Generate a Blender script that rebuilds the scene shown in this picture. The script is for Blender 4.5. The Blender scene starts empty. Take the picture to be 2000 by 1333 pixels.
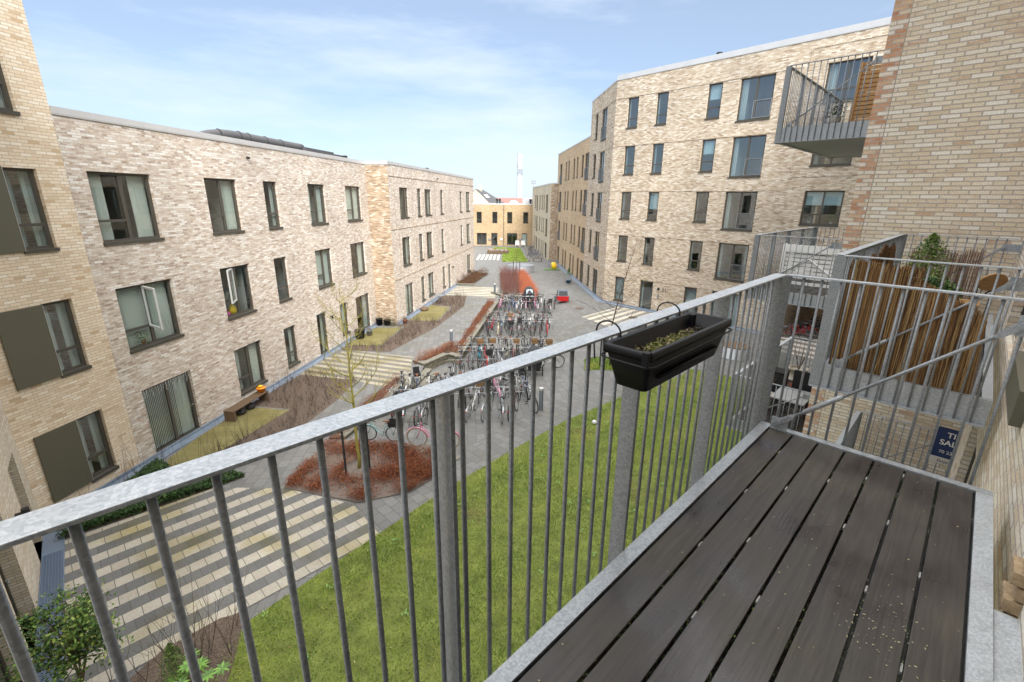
import bpy, math, random
import numpy as np
from mathutils import Vector, Matrix, Quaternion
random.seed(11); rng = np.random.default_rng(5)
R = math.radians
C = bpy.context.scene.collection
SC = bpy.context.scene

# ------------------------------------------------------------------ camera, world, sun, exposure
CAMZ = 8.0
cam = bpy.data.cameras.new('camera'); camo = bpy.data.objects.new('camera', cam); C.objects.link(camo)
cam.sensor_width = 36; cam.lens = 36 * 904.7 / 2000; cam.clip_start = .05; cam.clip_end = 2000
_p, _r = R(17.057), R(.579)
_u = Vector((0, math.sin(_p), math.cos(_p))); _f = Vector((0, math.cos(_p), -math.sin(_p))); _x = Vector((1, 0, 0))
_rx = _x * math.cos(_r) + _u * math.sin(_r); _up = _u * math.cos(_r) - _x * math.sin(_r)
camo.matrix_world = Matrix(((_rx.x, _up.x, -_f.x, 0), (_rx.y, _up.y, -_f.y, 0), (_rx.z, _up.z, -_f.z, CAMZ), (0, 0, 0, 1)))
SC.camera = camo
W = bpy.data.worlds.new('World'); SC.world = W; W.use_nodes = True
nt = W.node_tree; nt.nodes.clear()
def N(t, **k):
    n = nt.nodes.new(t)
    for a, b in k.items(): setattr(n, a, b)
    return n
out = N('ShaderNodeOutputWorld'); bg = N('ShaderNodeBackground'); sky = N('ShaderNodeTexSky')
sky.sky_type = 'NISHITA'; sky.sun_disc = False; sky.sun_elevation = R(38); sky.sun_rotation = R(162); sky.air_density = 1.0; sky.dust_density = .6; sky.ozone_density = 1.6
tc = N('ShaderNodeTexCoord'); mp = N('ShaderNodeMapping'); mp.inputs['Scale'].default_value = (1.0, 1.0, 5.0); mp.inputs['Rotation'].default_value = (R(6), R(-10), 0)
no = N('ShaderNodeTexNoise'); no.inputs['Scale'].default_value = 1.6; no.inputs['Detail'].default_value = 8; no.inputs['Roughness'].default_value = .58
rp = N('ShaderNodeValToRGB'); rp.color_ramp.elements[0].position = .47; rp.color_ramp.elements[1].position = .70
rp.color_ramp.elements[0].color = (.36, .36, .36, 1); rp.color_ramp.elements[1].color = (.92, .92, .92, 1)
sx = N('ShaderNodeSeparateXYZ'); hz = N('ShaderNodeMapRange'); hz.inputs['From Min'].default_value = .0; hz.inputs['From Max'].default_value = .22; hz.inputs['To Min'].default_value = .8; hz.inputs['To Max'].default_value = 0
ad = N('ShaderNodeMath', operation='MAXIMUM'); mx = N('ShaderNodeMixRGB'); mx.inputs[2].default_value = (4.3, 4.95, 5.75, 1)
L = nt.links.new
L(tc.outputs['Generated'], mp.inputs[0]); L(mp.outputs[0], no.inputs[0]); L(no.outputs['Fac'], rp.inputs[0])
L(tc.outputs['Generated'], sx.inputs[0]); L(sx.outputs['Z'], hz.inputs[0]); L(rp.outputs[0], ad.inputs[0]); L(hz.outputs[0], ad.inputs[1])
zr = N('ShaderNodeMapRange'); zr.inputs['From Min'].default_value = .42; zr.inputs['From Max'].default_value = .8; mz = N('ShaderNodeMixRGB'); mz.inputs[2].default_value = (16, 15.8, 15.5, 1)   # added fill light: unseen overhead sky made brighter than the visible part
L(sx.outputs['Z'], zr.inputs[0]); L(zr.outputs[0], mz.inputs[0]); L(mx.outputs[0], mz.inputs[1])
sd_ = N('ShaderNodeMixRGB'); sd_.blend_type = 'MULTIPLY'; sd_.inputs[0].default_value = 1; sd_.inputs[2].default_value = (.56, .62, .70, 1); L(sky.outputs[0], sd_.inputs[1])
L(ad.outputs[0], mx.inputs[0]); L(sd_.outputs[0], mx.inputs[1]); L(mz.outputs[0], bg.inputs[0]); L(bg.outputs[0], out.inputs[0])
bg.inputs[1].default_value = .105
sun = bpy.data.lights.new('sun', 'SUN'); suno = bpy.data.objects.new('sun', sun); C.objects.link(suno)
sun.energy = 3.4; sun.angle = R(30); sun.color = (1, .96, .9)
_sd = Vector((math.sin(R(162)) * math.cos(R(38)), math.cos(R(162)) * math.cos(R(38)), math.sin(R(38))))
suno.rotation_euler = _sd.to_track_quat('Z', 'Y').to_euler()
SC.view_settings.view_transform = 'Standard'; SC.view_settings.look = 'None'; SC.view_settings.gamma = 1; SC.view_settings.exposure = 1.0
SC.cycles.max_bounces = 6; SC.cycles.transparent_max_bounces = 12

# ------------------------------------------------------------------ mesh helpers
def V(*a): return np.array(a, float)
class MB:
    def __init__(s): s.v = []; s.f = []; s.uv = []; s.n = 0; s.mi = []; s.cm = 0
    def add(s, vs, fs, uvs=None):
        b = s.n; s.v.extend([tuple(map(float, q)) for q in vs]); s.n += len(vs)
        for i, f in enumerate(fs):
            s.f.append([b + j for j in f]); s.uv.append(uvs[i] if uvs else None); s.mi.append(s.cm)
        return s
    def quad(s, a, b, c, d, uv=None): return s.add([a, b, c, d], [[0, 1, 2, 3]], [uv] if uv else None)
    def box(s, T, u0, u1, v0, v1, z0, z1):
        P = [T(u, v, z) for z in (z0, z1) for v in (v0, v1) for u in (u0, u1)]
        lu, lv, lz = abs(u1 - u0), abs(v1 - v0), abs(z1 - z0)
        fs = [[0, 2, 3, 1], [4, 5, 7, 6], [0, 1, 5, 4], [2, 6, 7, 3], [0, 4, 6, 2], [1, 3, 7, 5]]
        uv = [[(u0, v0), (u0, v1), (u1, v1), (u1, v0)], [(u0, v0), (u1, v0), (u1, v1), (u0, v1)], [(u0, z0), (u1, z0), (u1, z1), (u0, z1)],
              [(u0, z0), (u0, z1), (u1, z1), (u1, z0)], [(v0, z0), (v0, z1), (v1, z1), (v1, z0)], [(v0, z0), (v1, z0), (v1, z1), (v0, z1)]]
        return s.add(P, fs, uv)
    def tube(s, path, rad, n=8, cap=True, closed=False):
        P = [Vector(tuple(map(float, p))) for p in path]; k = len(P)
        rad = [rad] * k if not hasattr(rad, '__len__') else rad
        vs = []; ref = None
        for i, p in enumerate(P):
            if closed: t = P[(i + 1) % k] - P[i - 1]
            else: t = P[min(i + 1, k - 1)] - P[max(i - 1, 0)]
            t = t.normalized() if t.length > 1e-9 else Vector((0, 0, 1))
            if ref is None: ref = Vector((0, 0, 1)) if abs(t.z) < .9 else Vector((1, 0, 0))
            x = t.cross(ref)
            if x.length < 1e-4: x = t.orthogonal()
            x.normalize(); y = x.cross(t); ref = y
            for j in range(n):
                a = 2 * math.pi * j / n; q = p + (x * math.cos(a) + y * math.sin(a)) * rad[i]; vs.append(tuple(q))
        fs = []
        for i in range(k if closed else k - 1):
            i2 = (i + 1) % k
            for j in range(n): fs.append([i * n + j, i * n + (j + 1) % n, i2 * n + (j + 1) % n, i2 * n + j])
        if cap and not closed: fs += [list(range(n))[::-1], list(range((k - 1) * n, k * n))]
        return s.add(vs, fs)
    def lathe(s, c, prof, n=24):
        vs = []; k = len(prof)
        for r_, z in prof:
            for j in range(n):
                a = 2 * math.pi * j / n; vs.append((c[0] + r_ * math.cos(a), c[1] + r_ * math.sin(a), c[2] + z))
        fs = [[i * n + j, i * n + (j + 1) % n, (i + 1) * n + (j + 1) % n, (i + 1) * n + j] for i in range(k - 1) for j in range(n)]
        fs += [list(range(n))[::-1], list(range((k - 1) * n, k * n))]
        return s.add(vs, fs)
    def build(s, name, mat=None, parent=None, smooth=False, org=None, bevel=0):
        me = bpy.data.meshes.new(name)
        o_ = V(0, 0, 0)
        if parent is not None: o_ = V(*root_loc(parent))
        elif org is not None: o_ = V(*org)
        vs = (np.array(s.v).reshape(-1, 3) - o_)
        me.from_pydata(vs.tolist(), [], s.f)
        if any(u is not None for u in s.uv):
            ul = me.uv_layers.new(name='UVMap'); k = 0
            flat = []
            for f, u in zip(s.f, s.uv):
                flat += [c for q in (u if u else [(0, 0)] * len(f)) for c in q]
            ul.data.foreach_set('uv', flat)
        mats = mat if isinstance(mat, (list, tuple)) else [mat]
        for m in mats:
            if m is not None: me.materials.append(m)
        if len(mats) > 1: me.polygons.foreach_set('material_index', s.mi)
        if smooth: me.polygons.foreach_set('use_smooth', [True] * len(me.polygons))
        o = bpy.data.objects.new(name, me); C.objects.link(o)
        if parent is not None: o.parent = parent
        elif org is not None: o.location = org
        if bevel:
            b = o.modifiers.new('b', 'BEVEL'); b.width = bevel; b.segments = 2; b.limit_method = 'ANGLE'
        return o
def root_loc(o):
    while o.parent: o = o.parent
    return tuple(o.location)
def empty(name, loc):
    o = bpy.data.objects.new(name, None); C.objects.link(o); o.location = tuple(map(float, loc)); o.empty_display_size = .2; return o
def tag(o, label=None, cat=None, group=None, kind=None):
    if label: o['label'] = label
    if cat: o['category'] = cat
    if group: o['group'] = group
    if kind: o['kind'] = kind
    return o
def rawmesh(name, verts, nper, mat, uv=None, org=None, parent=None, matidx=None, mats=None):
    """verts (M*nper,3) numpy, every nper consecutive verts is one face"""
    me = bpy.data.meshes.new(name); M = len(verts); F_ = M // nper
    if parent is not None: verts = verts - V(*root_loc(parent))
    me.vertices.add(M); me.vertices.foreach_set('co', np.asarray(verts, dtype=np.float32).ravel())
    me.loops.add(M); me.loops.foreach_set('vertex_index', np.arange(M, dtype=np.int32))
    me.polygons.add(F_); me.polygons.foreach_set('loop_start', np.arange(0, M, nper, dtype=np.int32))
    for m in (mats or [mat]): me.materials.append(m)
    if matidx is not None: me.polygons.foreach_set('material_index', np.asarray(matidx, dtype=np.int32))
    me.update(calc_edges=True)
    o = bpy.data.objects.new(name, me); C.objects.link(o)
    if parent is not None: o.parent = parent
    return o
def copy_tree(o, parent=None):
    c = o.copy(); C.objects.link(c)
    if parent is not None: c.parent = parent
    for ch in list(o.children): copy_tree(ch, c)
    return c
class Fr:
    def __init__(s, p0, d, n): s.p = V(p0[0], p0[1], 0); s.d = V(d[0], d[1], 0); s.n = V(n[0], n[1], 0)
    def __call__(s, u, v, z): return s.p + s.d * u + s.n * v + V(0, 0, z)
WX = lambda u, v, z: V(u, v, z)

# ------------------------------------------------------------------ materials
def mat(name, col=(.5, .5, .5), rough=.7, metal=0, spec=None, noise=0, nscale=8, bump=0, bscale=60, coat=0):
    m = bpy.data.materials.new(name); m.use_nodes = True; t = m.node_tree; b = t.nodes['Principled BSDF']
    b.inputs['Base Color'].default_value = (*col, 1); b.inputs['Roughness'].default_value = rough; b.inputs['Metallic'].default_value = metal
    if spec is not None: b.inputs['Specular IOR Level'].default_value = spec
    if coat: b.inputs['Coat Weight'].default_value = coat
    if noise or bump:
        g = t.nodes.new('ShaderNodeNewGeometry')
        if noise:
            n = t.nodes.new('ShaderNodeTexNoise'); n.inputs['Scale'].default_value = nscale; n.inputs['Detail'].default_value = 6; n.inputs['Roughness'].default_value = .65
            r = t.nodes.new('ShaderNodeValToRGB'); r.color_ramp.elements[0].position = .3; r.color_ramp.elements[1].position = .7
            r.color_ramp.elements[0].color = (*[c * (1 - noise) for c in col], 1); r.color_ramp.elements[1].color = (*[min(1, c * (1 + noise)) for c in col], 1)
            t.links.new(g.outputs['Position'], n.inputs[0]); t.links.new(n.outputs[0], r.inputs[0]); t.links.new(r.outputs[0], b.inputs['Base Color'])
        if bump:
            n2 = t.nodes.new('ShaderNodeTexNoise'); n2.inputs['Scale'].default_value = bscale; n2.inputs['Detail'].default_value = 5
            bm = t.nodes.new('ShaderNodeBump'); bm.inputs['Strength'].default_value = bump; bm.inputs['Distance'].default_value = .01
            t.links.new(g.outputs['Position'], n2.inputs[0]); t.links.new(n2.outputs[0], bm.inputs['Height']); t.links.new(bm.outputs[0], b.inputs['Normal'])
    return m
def ramp(t, stops, interp='LINEAR'):
    r = t.nodes.new('ShaderNodeValToRGB'); r.color_ramp.interpolation = interp; e = r.color_ramp.elements
    while len(e) < len(stops): e.new(.5)
    for i, (p, c) in enumerate(stops): e[i].position = p; e[i].color = (*c, 1)
    return r
def brick(name, stops, mortar, msize=.006, patch=None, patch_amt=.0, rowh=.0667, bw=.24, stain=.12, bump=.5, lp=.55):
    m = bpy.data.materials.new(name); m.use_nodes = True; t = m.node_tree; b = t.nodes['Principled BSDF']; l = t.links.new
    b.inputs['Roughness'].default_value = .88; b.inputs['Specular IOR Level'].default_value = .2
    uv = t.nodes.new('ShaderNodeTexCoord'); br = t.nodes.new('ShaderNodeTexBrick')
    # slight wobble of the joints
    nz = t.nodes.new('ShaderNodeTexNoise'); nz.inputs['Scale'].default_value = 9; nz.inputs['Detail'].default_value = 3
    va = t.nodes.new('ShaderNodeVectorMath'); va.operation = 'MULTIPLY_ADD'; va.inputs[1].default_value = (.012, .010, 0)
    l(uv.outputs['UV'], nz.inputs[0]); l(nz.outputs['Color'], va.inputs[0]); l(uv.outputs['UV'], va.inputs[2]); l(va.outputs[0], br.inputs['Vector'])
    for k, v in (('Scale', 1), ('Brick Width', bw), ('Row Height', rowh), ('Mortar Size', msize), ('Mortar Smooth', .25), ('Bias', 0)): br.inputs[k].default_value = v
    br.inputs['Color1'].default_value = (0, 0, 0, 1); br.inputs['Color2'].default_value = (1, 1, 1, 1); br.inputs['Mortar'].default_value = (.5, .5, .5, 1)
    br.offset = .42; br.offset_frequency = 2; br.squash = 1
    rc = ramp(t, stops); l(br.outputs['Color'], rc.inputs[0])
    # lime wash patches inside bricks and over them
    n1 = t.nodes.new('ShaderNodeTexNoise'); n1.inputs['Scale'].default_value = 1.0; n1.inputs['Detail'].default_value = 9; n1.inputs['Roughness'].default_value = .72
    mp = t.nodes.new('ShaderNodeMapping'); mp.inputs['Scale'].default_value = (5, 16, 1); l(uv.outputs['UV'], mp.inputs[0]); l(mp.outputs[0], n1.inputs[0])
    last = rc.outputs[0]
    if patch:
        pr = ramp(t, [(lp - .06, (0, 0, 0)), (lp + .07, (patch_amt,) * 3)]); l(n1.outputs[0], pr.inputs[0])
        mp_ = t.nodes.new('ShaderNodeMixRGB'); mp_.inputs[2].default_value = (*patch, 1); l(pr.outputs[0], mp_.inputs[0]); l(last, mp_.inputs[1]); last = mp_.outputs[0]
    mm = t.nodes.new('ShaderNodeMixRGB'); mm.inputs[2].default_value = (*mortar, 1); l(br.outputs['Fac'], mm.inputs[0]); l(last, mm.inputs[1]); last = mm.outputs[0]
    n2 = t.nodes.new('ShaderNodeTexNoise'); n2.inputs['Scale'].default_value = .35; n2.inputs['Detail'].default_value = 7; l(uv.outputs['UV'], n2.inputs[0])
    r2 = ramp(t, [(.3, (1 - stain,) * 3), (.7, (1 + stain * .6,) * 3)]); l(n2.outputs[0], r2.inputs[0])
    n3 = t.nodes.new('ShaderNodeTexNoise'); n3.inputs['Scale'].default_value = 55; n3.inputs['Detail'].default_value = 4; l(uv.outputs['UV'], n3.inputs[0])
    r3 = ramp(t, [(.3, (.82,) * 3), (.7, (1.12,) * 3)]); l(n3.outputs[0], r3.inputs[0])
    for r_ in (r2, r3):
        q = t.nodes.new('ShaderNodeMixRGB'); q.blend_type = 'MULTIPLY'; q.inputs[0].default_value = 1; l(last, q.inputs[1]); l(r_.outputs[0], q.inputs[2]); last = q.outputs[0]
    l(last, b.inputs['Base Color'])
    if bump:
        h = t.nodes.new('ShaderNodeMath'); h.operation = 'MULTIPLY_ADD'; h.inputs[1].default_value = -1; 
        s3 = t.nodes.new('ShaderNodeMath'); s3.operation = 'MULTIPLY'; s3.inputs[1].default_value = .5; l(n3.outputs[0], s3.inputs[0])
        l(br.outputs['Fac'], h.inputs[0]); l(s3.outputs[0], h.inputs[2])
        bp = t.nodes.new('ShaderNodeBump'); bp.inputs['Strength'].default_value = bump; bp.inputs['Distance'].default_value = .008; l(h.outputs[0], bp.inputs['Height']); l(bp.outputs[0], b.inputs['Normal'])
    return m
K = {}
K['brickA'] = brick('pink_buff_lime_washed_brick', [(0, (.34, .25, .19)), (.2, (.46, .36, .28)), (.45, (.54, .44, .35)), (.65, (.60, .51, .42)), (.8, (.67, .61, .54)), (1, (.79, .76, .72))], (.52, .46, .40), msize=.007, patch=(.80, .77, .73), patch_amt=.7, lp=.53)
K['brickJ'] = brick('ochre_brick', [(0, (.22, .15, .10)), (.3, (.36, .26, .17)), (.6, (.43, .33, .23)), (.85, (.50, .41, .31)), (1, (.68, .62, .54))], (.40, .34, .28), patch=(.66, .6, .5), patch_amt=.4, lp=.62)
K['brickY'] = brick('yellow_brick', [(0, (.58, .42, .26)), (.12, (.72, .58, .42)), (.5, (.78, .65, .49)), (.85, (.82, .71, .56)), (1, (.86, .78, .66))], (.54, .45, .35), msize=.008, rowh=.075, patch=(.56, .38, .20), patch_amt=.35, lp=.64)
K['brickL'] = brick('pale_brick', [(0, (.62, .52, .38)), (.5, (.70, .61, .48)), (1, (.78, .71, .6))], (.42, .37, .31), msize=.008, patch=(.8, .75, .68), patch_amt=.3)
K['brickC'] = brick('buff_brick', [(0, (.33, .24, .17)), (.2, (.46, .37, .27)), (.5, (.54, .45, .34)), (.75, (.61, .53, .43)), (1, (.74, .69, .60))], (.42, .36, .29), patch=(.76, .68, .57), patch_amt=.5, lp=.58)
K['brickE'] = brick('orange_buff_brick', [(0, (.44, .31, .19)), (.5, (.53, .40, .26)), (1, (.60, .49, .35))], (.48, .36, .24), patch=(.62, .5, .36), patch_amt=.3)
K['brickF'] = brick('golden_brick', [(0, (.36, .25, .14)), (.5, (.45, .33, .20)), (1, (.50, .40, .28))], (.46, .32, .18))
K['brickG'] = brick('grey_beige_brick', [(0, (.5, .42, .3)), (.5, (.58, .5, .37)), (1, (.64, .57, .46))], (.5, .43, .33))
K['brickN'] = brick('near_buff_brick', [(0, (.58, .38, .25)), (.06, (.66, .53, .38)), (.35, (.73, .61, .45)), (.6, (.78, .68, .53)), (.82, (.82, .74, .62)), (1, (.88, .84, .77))], (.50, .44, .38), msize=.009, patch=(.80, .76, .68), patch_amt=.55, lp=.53, bump=1)
K['brickQ'] = brick('red_quoin_brick', [(0, (.50, .24, .13)), (.4, (.62, .36, .22)), (.6, (.70, .54, .38)), (1, (.84, .79, .72))], (.50, .44, .38), msize=.009, patch=(.78, .74, .68), patch_amt=.35, bump=1)
def galv(name, base=.46, rough=.42, bscale=70, metal=.55):
    m = bpy.data.materials.new(name); m.use_nodes = True; t = m.node_tree; b = t.nodes['Principled BSDF']; l = t.links.new
    g = t.nodes.new('ShaderNodeNewGeometry'); v = t.nodes.new('ShaderNodeTexVoronoi'); v.inputs['Scale'].default_value = bscale; v.inputs['Randomness'].default_value = 1
    n = t.nodes.new('ShaderNodeTexNoise'); n.inputs['Scale'].default_value = 14; n.inputs['Detail'].default_value = 6
    l(g.outputs['Position'], v.inputs['Vector']); l(g.outputs['Position'], n.inputs[0])
    s = t.nodes.new('ShaderNodeSeparateColor'); l(v.outputs['Color'], s.inputs[0])
    r1 = ramp(t, [(0, (base * .76, base * .83, base * .90)), (1, (base * 1.14, base * 1.2, base * 1.26))]); l(s.outputs[0], r1.inputs[0])
    r2 = ramp(t, [(.3, (.93,) * 3), (.7, (1.04,) * 3)]); l(n.outputs[0], r2.inputs[0])
    q = t.nodes.new('ShaderNodeMixRGB'); q.blend_type = 'MULTIPLY'; q.inputs[0].default_value = 1; l(r1.outputs[0], q.inputs[1]); l(r2.outputs[0], q.inputs[2]); l(q.outputs[0], b.inputs['Base Color'])
    rr = ramp(t, [(.25, (rough - .1,) * 3), (.75, (rough + .15,) * 3)]); l(n.outputs[0], rr.inputs[0]); l(rr.outputs[0], b.inputs['Roughness'])
    b.inputs['Metallic'].default_value = metal
    return m
K['galv'] = galv('galvanised_steel', .36, .45, 110, .4); K['galvd'] = galv('galvanised_steel_dull', .27, .5, 110, .4); K['galvrail'] = galv('galvanised_top_rail', .46, .45, 150, .35)
K['frame'] = mat('window_frame_umber', (.075, .068, .055), .45)
K['sill'] = mat('sill_umber', (.075, .07, .058), .6, spec=.25)
K['shutter'] = mat('shutter_olive', (.105, .10, .07), .6, noise=.12, nscale=120)
K['coping'] = mat('zinc_coping', (.62, .62, .62), .4, metal=.4, noise=.06, nscale=1.2)
K['dark'] = mat('dark_interior', (.09, .085, .08), .9)
K['room'] = mat('room_plaster', (.36, .36, .34), .9)
K['curtain'] = mat('curtain_fabric', (.55, .57, .53), .9)
K['curtain2'] = mat('curtain_grey', (.40, .42, .40), .9)
K['blind'] = mat('blind_pale', (.60, .70, .72), .8)
K['white'] = mat('white_paint', (.78, .78, .77), .5, noise=.04, nscale=10)
K['black'] = mat('black_plastic', (.006, .006, .008), .45, spec=.2)
K['blackm'] = mat('black_matte', (.02, .02, .022), .75)
K['concrete'] = mat('concrete', (.30, .29, .26), .85, noise=.2, nscale=5, bump=.3)
K['gutter'] = mat('blue_steel_gutter', (.23, .28, .35), .45, metal=.3, noise=.2, nscale=3)
K['deckunder'] = mat('deck_underside', (.30, .31, .30), .8)
K['roof'] = mat('roof_felt', (.08, .08, .085), .85)
K['teak'] = mat('teak', (.40, .22, .08), .6, noise=.15, nscale=25)
K['wood'] = mat('brown_wood', (.13, .085, .05), .75, noise=.3, nscale=20)
K['glasslamp'] = mat('lit_lamp', (1, .9, .6), .4)
def glass(name, tint=(.72, .80, .80), ior=2.0):
    m = bpy.data.materials.new(name); m.use_nodes = True; t = m.node_tree; t.nodes.clear(); l = t.links.new
    o = t.nodes.new('ShaderNodeOutputMaterial'); mx = t.nodes.new('ShaderNodeMixShader'); tr = t.nodes.new('ShaderNodeBsdfTransparent'); gl = t.nodes.new('ShaderNodeBsdfGlossy')
    tr.inputs[0].default_value = (*tint, 1); gl.inputs['Roughness'].default_value = .01; gl.inputs['Color'].default_value = (.95, .98, 1, 1); f0 = ((ior - 1) / (ior + 1)) ** 2
    g = t.nodes.new('ShaderNodeNewGeometry'); n = t.nodes.new('ShaderNodeTexNoise'); n.inputs['Scale'].default_value = .9; bp = t.nodes.new('ShaderNodeBump'); bp.inputs['Strength'].default_value = .06; bp.inputs['Distance'].default_value = .02
    l(g.outputs['Position'], n.inputs[0]); l(n.outputs[0], bp.inputs['Height']); l(bp.outputs[0], gl.inputs['Normal'])
    dt = t.nodes.new('ShaderNodeVectorMath'); dt.operation = 'DOT_PRODUCT'; l(g.outputs['Normal'], dt.inputs[0]); l(g.outputs['Incoming'], dt.inputs[1])
    ab = t.nodes.new('ShaderNodeMath'); ab.operation = 'ABSOLUTE'; l(dt.outputs['Value'], ab.inputs[0]); su = t.nodes.new('ShaderNodeMath'); su.operation = 'SUBTRACT'; su.inputs[0].default_value = 1; l(ab.outputs[0], su.inputs[1])
    pw = t.nodes.new('ShaderNodeMath'); pw.operation = 'POWER'; pw.inputs[1].default_value = 5; l(su.outputs[0], pw.inputs[0]); ma = t.nodes.new('ShaderNodeMath'); ma.operation = 'MULTIPLY_ADD'; ma.inputs[1].default_value = 1 - f0; ma.inputs[2].default_value = f0; l(pw.outputs[0], ma.inputs[0])
    l(ma.outputs[0], mx.inputs[0]); l(tr.outputs[0], mx.inputs[1]); l(gl.outputs[0], mx.inputs[2]); l(mx.outputs[0], o.inputs[0]); return m
K['glass'] = glass('window_glass', (.90, .93, .92), ior=1.65); K['glassC'] = glass('coated_window_glass', (.82, .88, .90), ior=2.1); K['clear'] = glass('clear_vinyl', (.85, .88, .9), 1.5)

# ------------------------------------------------------------------ frames of reference (metres, measured on site)
dA = (.140763, .990043); nA = (.990043, -.140763)
dC = (.67695305, -.7360262); nC = (-.7360262, -.67695305)
dE = (-.06802, .99768); nE = (-.99768, -.06802)
O = (1.9083, 3.1828); dD = (.70363, .710566); dN = (-.710566, .70363)
FA = Fr((-11.327, 13.133), dA, nA)
FB = Fr((-7.344, 31.292), dA, nA)
FC = Fr((7.436, 37.481), dC, nC)
FE = Fr((7.436, 37.481), dE, nE)
FG = Fr((4.817, 62.264), dE, nE)
FF = Fr((-1.57, 83.9), (1, -.006), (-.006, -1))
FL = Fr((-11.80, 9.80), (-.67695, .73603), (.73603, .67695))
FN = Fr(O, dD, dN)            # v = outward (towards courtyard);  b = -v
def NB(a, b, z): return FN(a, -b, z)

def smooth(a, b, x):
    t = min(1, max(0, (x - a) / (b - a))); return t * t * (3 - 2 * t)
def gz(x, y): return -.35 * smooth(2.3, 4.3, (x + 1.74) * -.677 + (y - 11.63) * .736) * smooth(13.6, 18.5, y) * (1 - smooth(39.2, 44, y)) * (1 - smooth(2.6, 4.8, x))

# ------------------------------------------------------------------ buildings
def facade(name, F, u0, u1, z0, z1, ops, m, parent, depth=.14, uo=0, edges=False):
    """wall sheet with real openings and reveals"""
    us = sorted({u0, u1} | {o[0] for o in ops} | {o[1] for o in ops}); zs = sorted({z0, z1} | {o[2] for o in ops} | {o[3] for o in ops})
    b = MB()
    us = [u for u in us if u0 <= u <= u1]; zs = [z for z in zs if z0 <= z <= z1]
    for i in range(len(us) - 1):
        run = None
        for j in range(len(zs) - 1):
            cu, cz = (us[i] + us[i + 1]) / 2, (zs[j] + zs[j + 1]) / 2
            if any(o[0] < cu < o[1] and o[2] < cz < o[3] for o in ops): continue
            a, c, e, g = us[i], us[i + 1], zs[j], zs[j + 1]
            b.quad(F(a, 0, e), F(c, 0, e), F(c, 0, g), F(a, 0, g), [(a + uo, e), (c + uo, e), (c + uo, g), (a + uo, g)])
    for o in ops:
        a, c, e, g = o[:4]; d = -depth
        for q, uvq in (((F(a, 0, e), F(a, d, e), F(a, d, g), F(a, 0, g)), [(0, e), (d, e), (d, g), (0, g)]), ((F(c, 0, e), F(c, d, e), F(c, d, g), F(c, 0, g)), [(0, e), (d, e), (d, g), (0, g)]),
                       ((F(a, 0, g), F(c, 0, g), F(c, d, g), F(a, d, g)), [(a, 0), (c, 0), (c, d), (a, d)]), ((F(a, 0, e), F(c, 0, e), F(c, d, e), F(a, d, e)), [(a, 0), (c, 0), (c, d), (a, d)])):
            b.quad(*q, uvq)
    return b.build(name, m, parent)
def window(F, parent, u0, u1, z0, z1, style='T', rec=.09, curtain=None, blind=0, sill=True, door=False, open_=False):
    """style: S plain, T single sash over lower light, M two lights (left with transom), P two plain lights, D door"""
    b = MB(); fw = .07; d0, d1 = -rec - .06, -rec; e = .004
    u0 += e; u1 -= e; z0 += e; z1 -= e
    B = lambda a, c, x, y, p=0: b.box(F, a, c, d0, d1 + p, x, y)
    B(u0, u0 + fw, z0, z1); B(u1 - fw, u1, z0, z1); B(u0 + fw, u1 - fw, z1 - fw, z1); B(u0 + fw, u1 - fw, z0, z0 + fw)
    w = u1 - u0; h = z1 - z0; um = u0 + w * .5; zt = z0 + h * .31
    if style in 'MPQ': B(um - .05, um + .05, z0 + fw, z1 - fw, .002)
    if style == 'T': B(u0 + fw, u1 - fw, zt - .035, zt + .035, .002)
    if style == 'M': B(u0 + fw, um - .035, zt - .035, zt + .035, .002)
    if style == 'W': B(u0 + fw, um - .035, zt - .035, zt + .035, .002); B(um + .035, u1 - fw, zt - .035, zt + .035, .002); B(um - .035, um + .035, z0 + fw, z1 - fw, .002)
    # inner sash lines
    for a, c, x, y in ((u0 + fw, u0 + fw + .022, z0 + fw, z1 - fw), (u1 - fw - .022, u1 - fw, z0 + fw, z1 - fw)): b.box(F, a, c, d0 + .005, d1 - .012, x, y)
    w_ = b.build('door' if door else 'window', K['frame'], parent)
    g = MB(); g.box(F, u0 + fw * .5, u1 - fw * .5, -rec - .034, -rec - .028, z0 + fw * .5, z1 - fw * .5); g.build('pane', K['glassC'] if F in (FC, FE) else K['glass'], w_)
    if sill and not door:
        s = MB(); s.box(F, u0 - .001, u1 + .001, -rec - .05, .0012, z0 - .003, z0 + .014); s.box(F, u0 - .025, u1 + .025, .0014, .045, z0 - .07, z0 + .0142); s.build('sill', K['sill'], w_)
    if door:
        s = MB(); s.tube([F(u1 - .1, -rec + .0, z0 + 1.0), F(u1 - .1, -rec + .05, z0 + 1.0), F(u1 - .2, -rec + .05, z0 + 1.0)], .012, 6); s.build('handle', K['galv'], w_)
    if curtain:
        for (fa, fb) in curtain:
            c = MB(); n = max(4, int((fb - fa) * w / .035)); pts = []
            for i in range(n + 1): pts.append((u0 + w * (fa + (fb - fa) * i / n), -rec - .16 + .022 * math.sin(i * 2.1 + u0)))
            for i in range(n): c.quad(F(pts[i][0], pts[i][1], z0 + .03), F(pts[i + 1][0], pts[i + 1][1], z0 + .03), F(pts[i + 1][0], pts[i + 1][1], z1), F(pts[i][0], pts[i][1], z1))
            c.build('curtain', K['curtain'] if random.random() < .75 else K['curtain2'], w_)
    if blind:
        c = MB(); c.box(F, u0 + .06, u1 - .06, -rec - .115, -rec - .11, z1 - h * blind, z1 - .04); c.build('blind', K['blind'], w_)
    return w_
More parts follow.
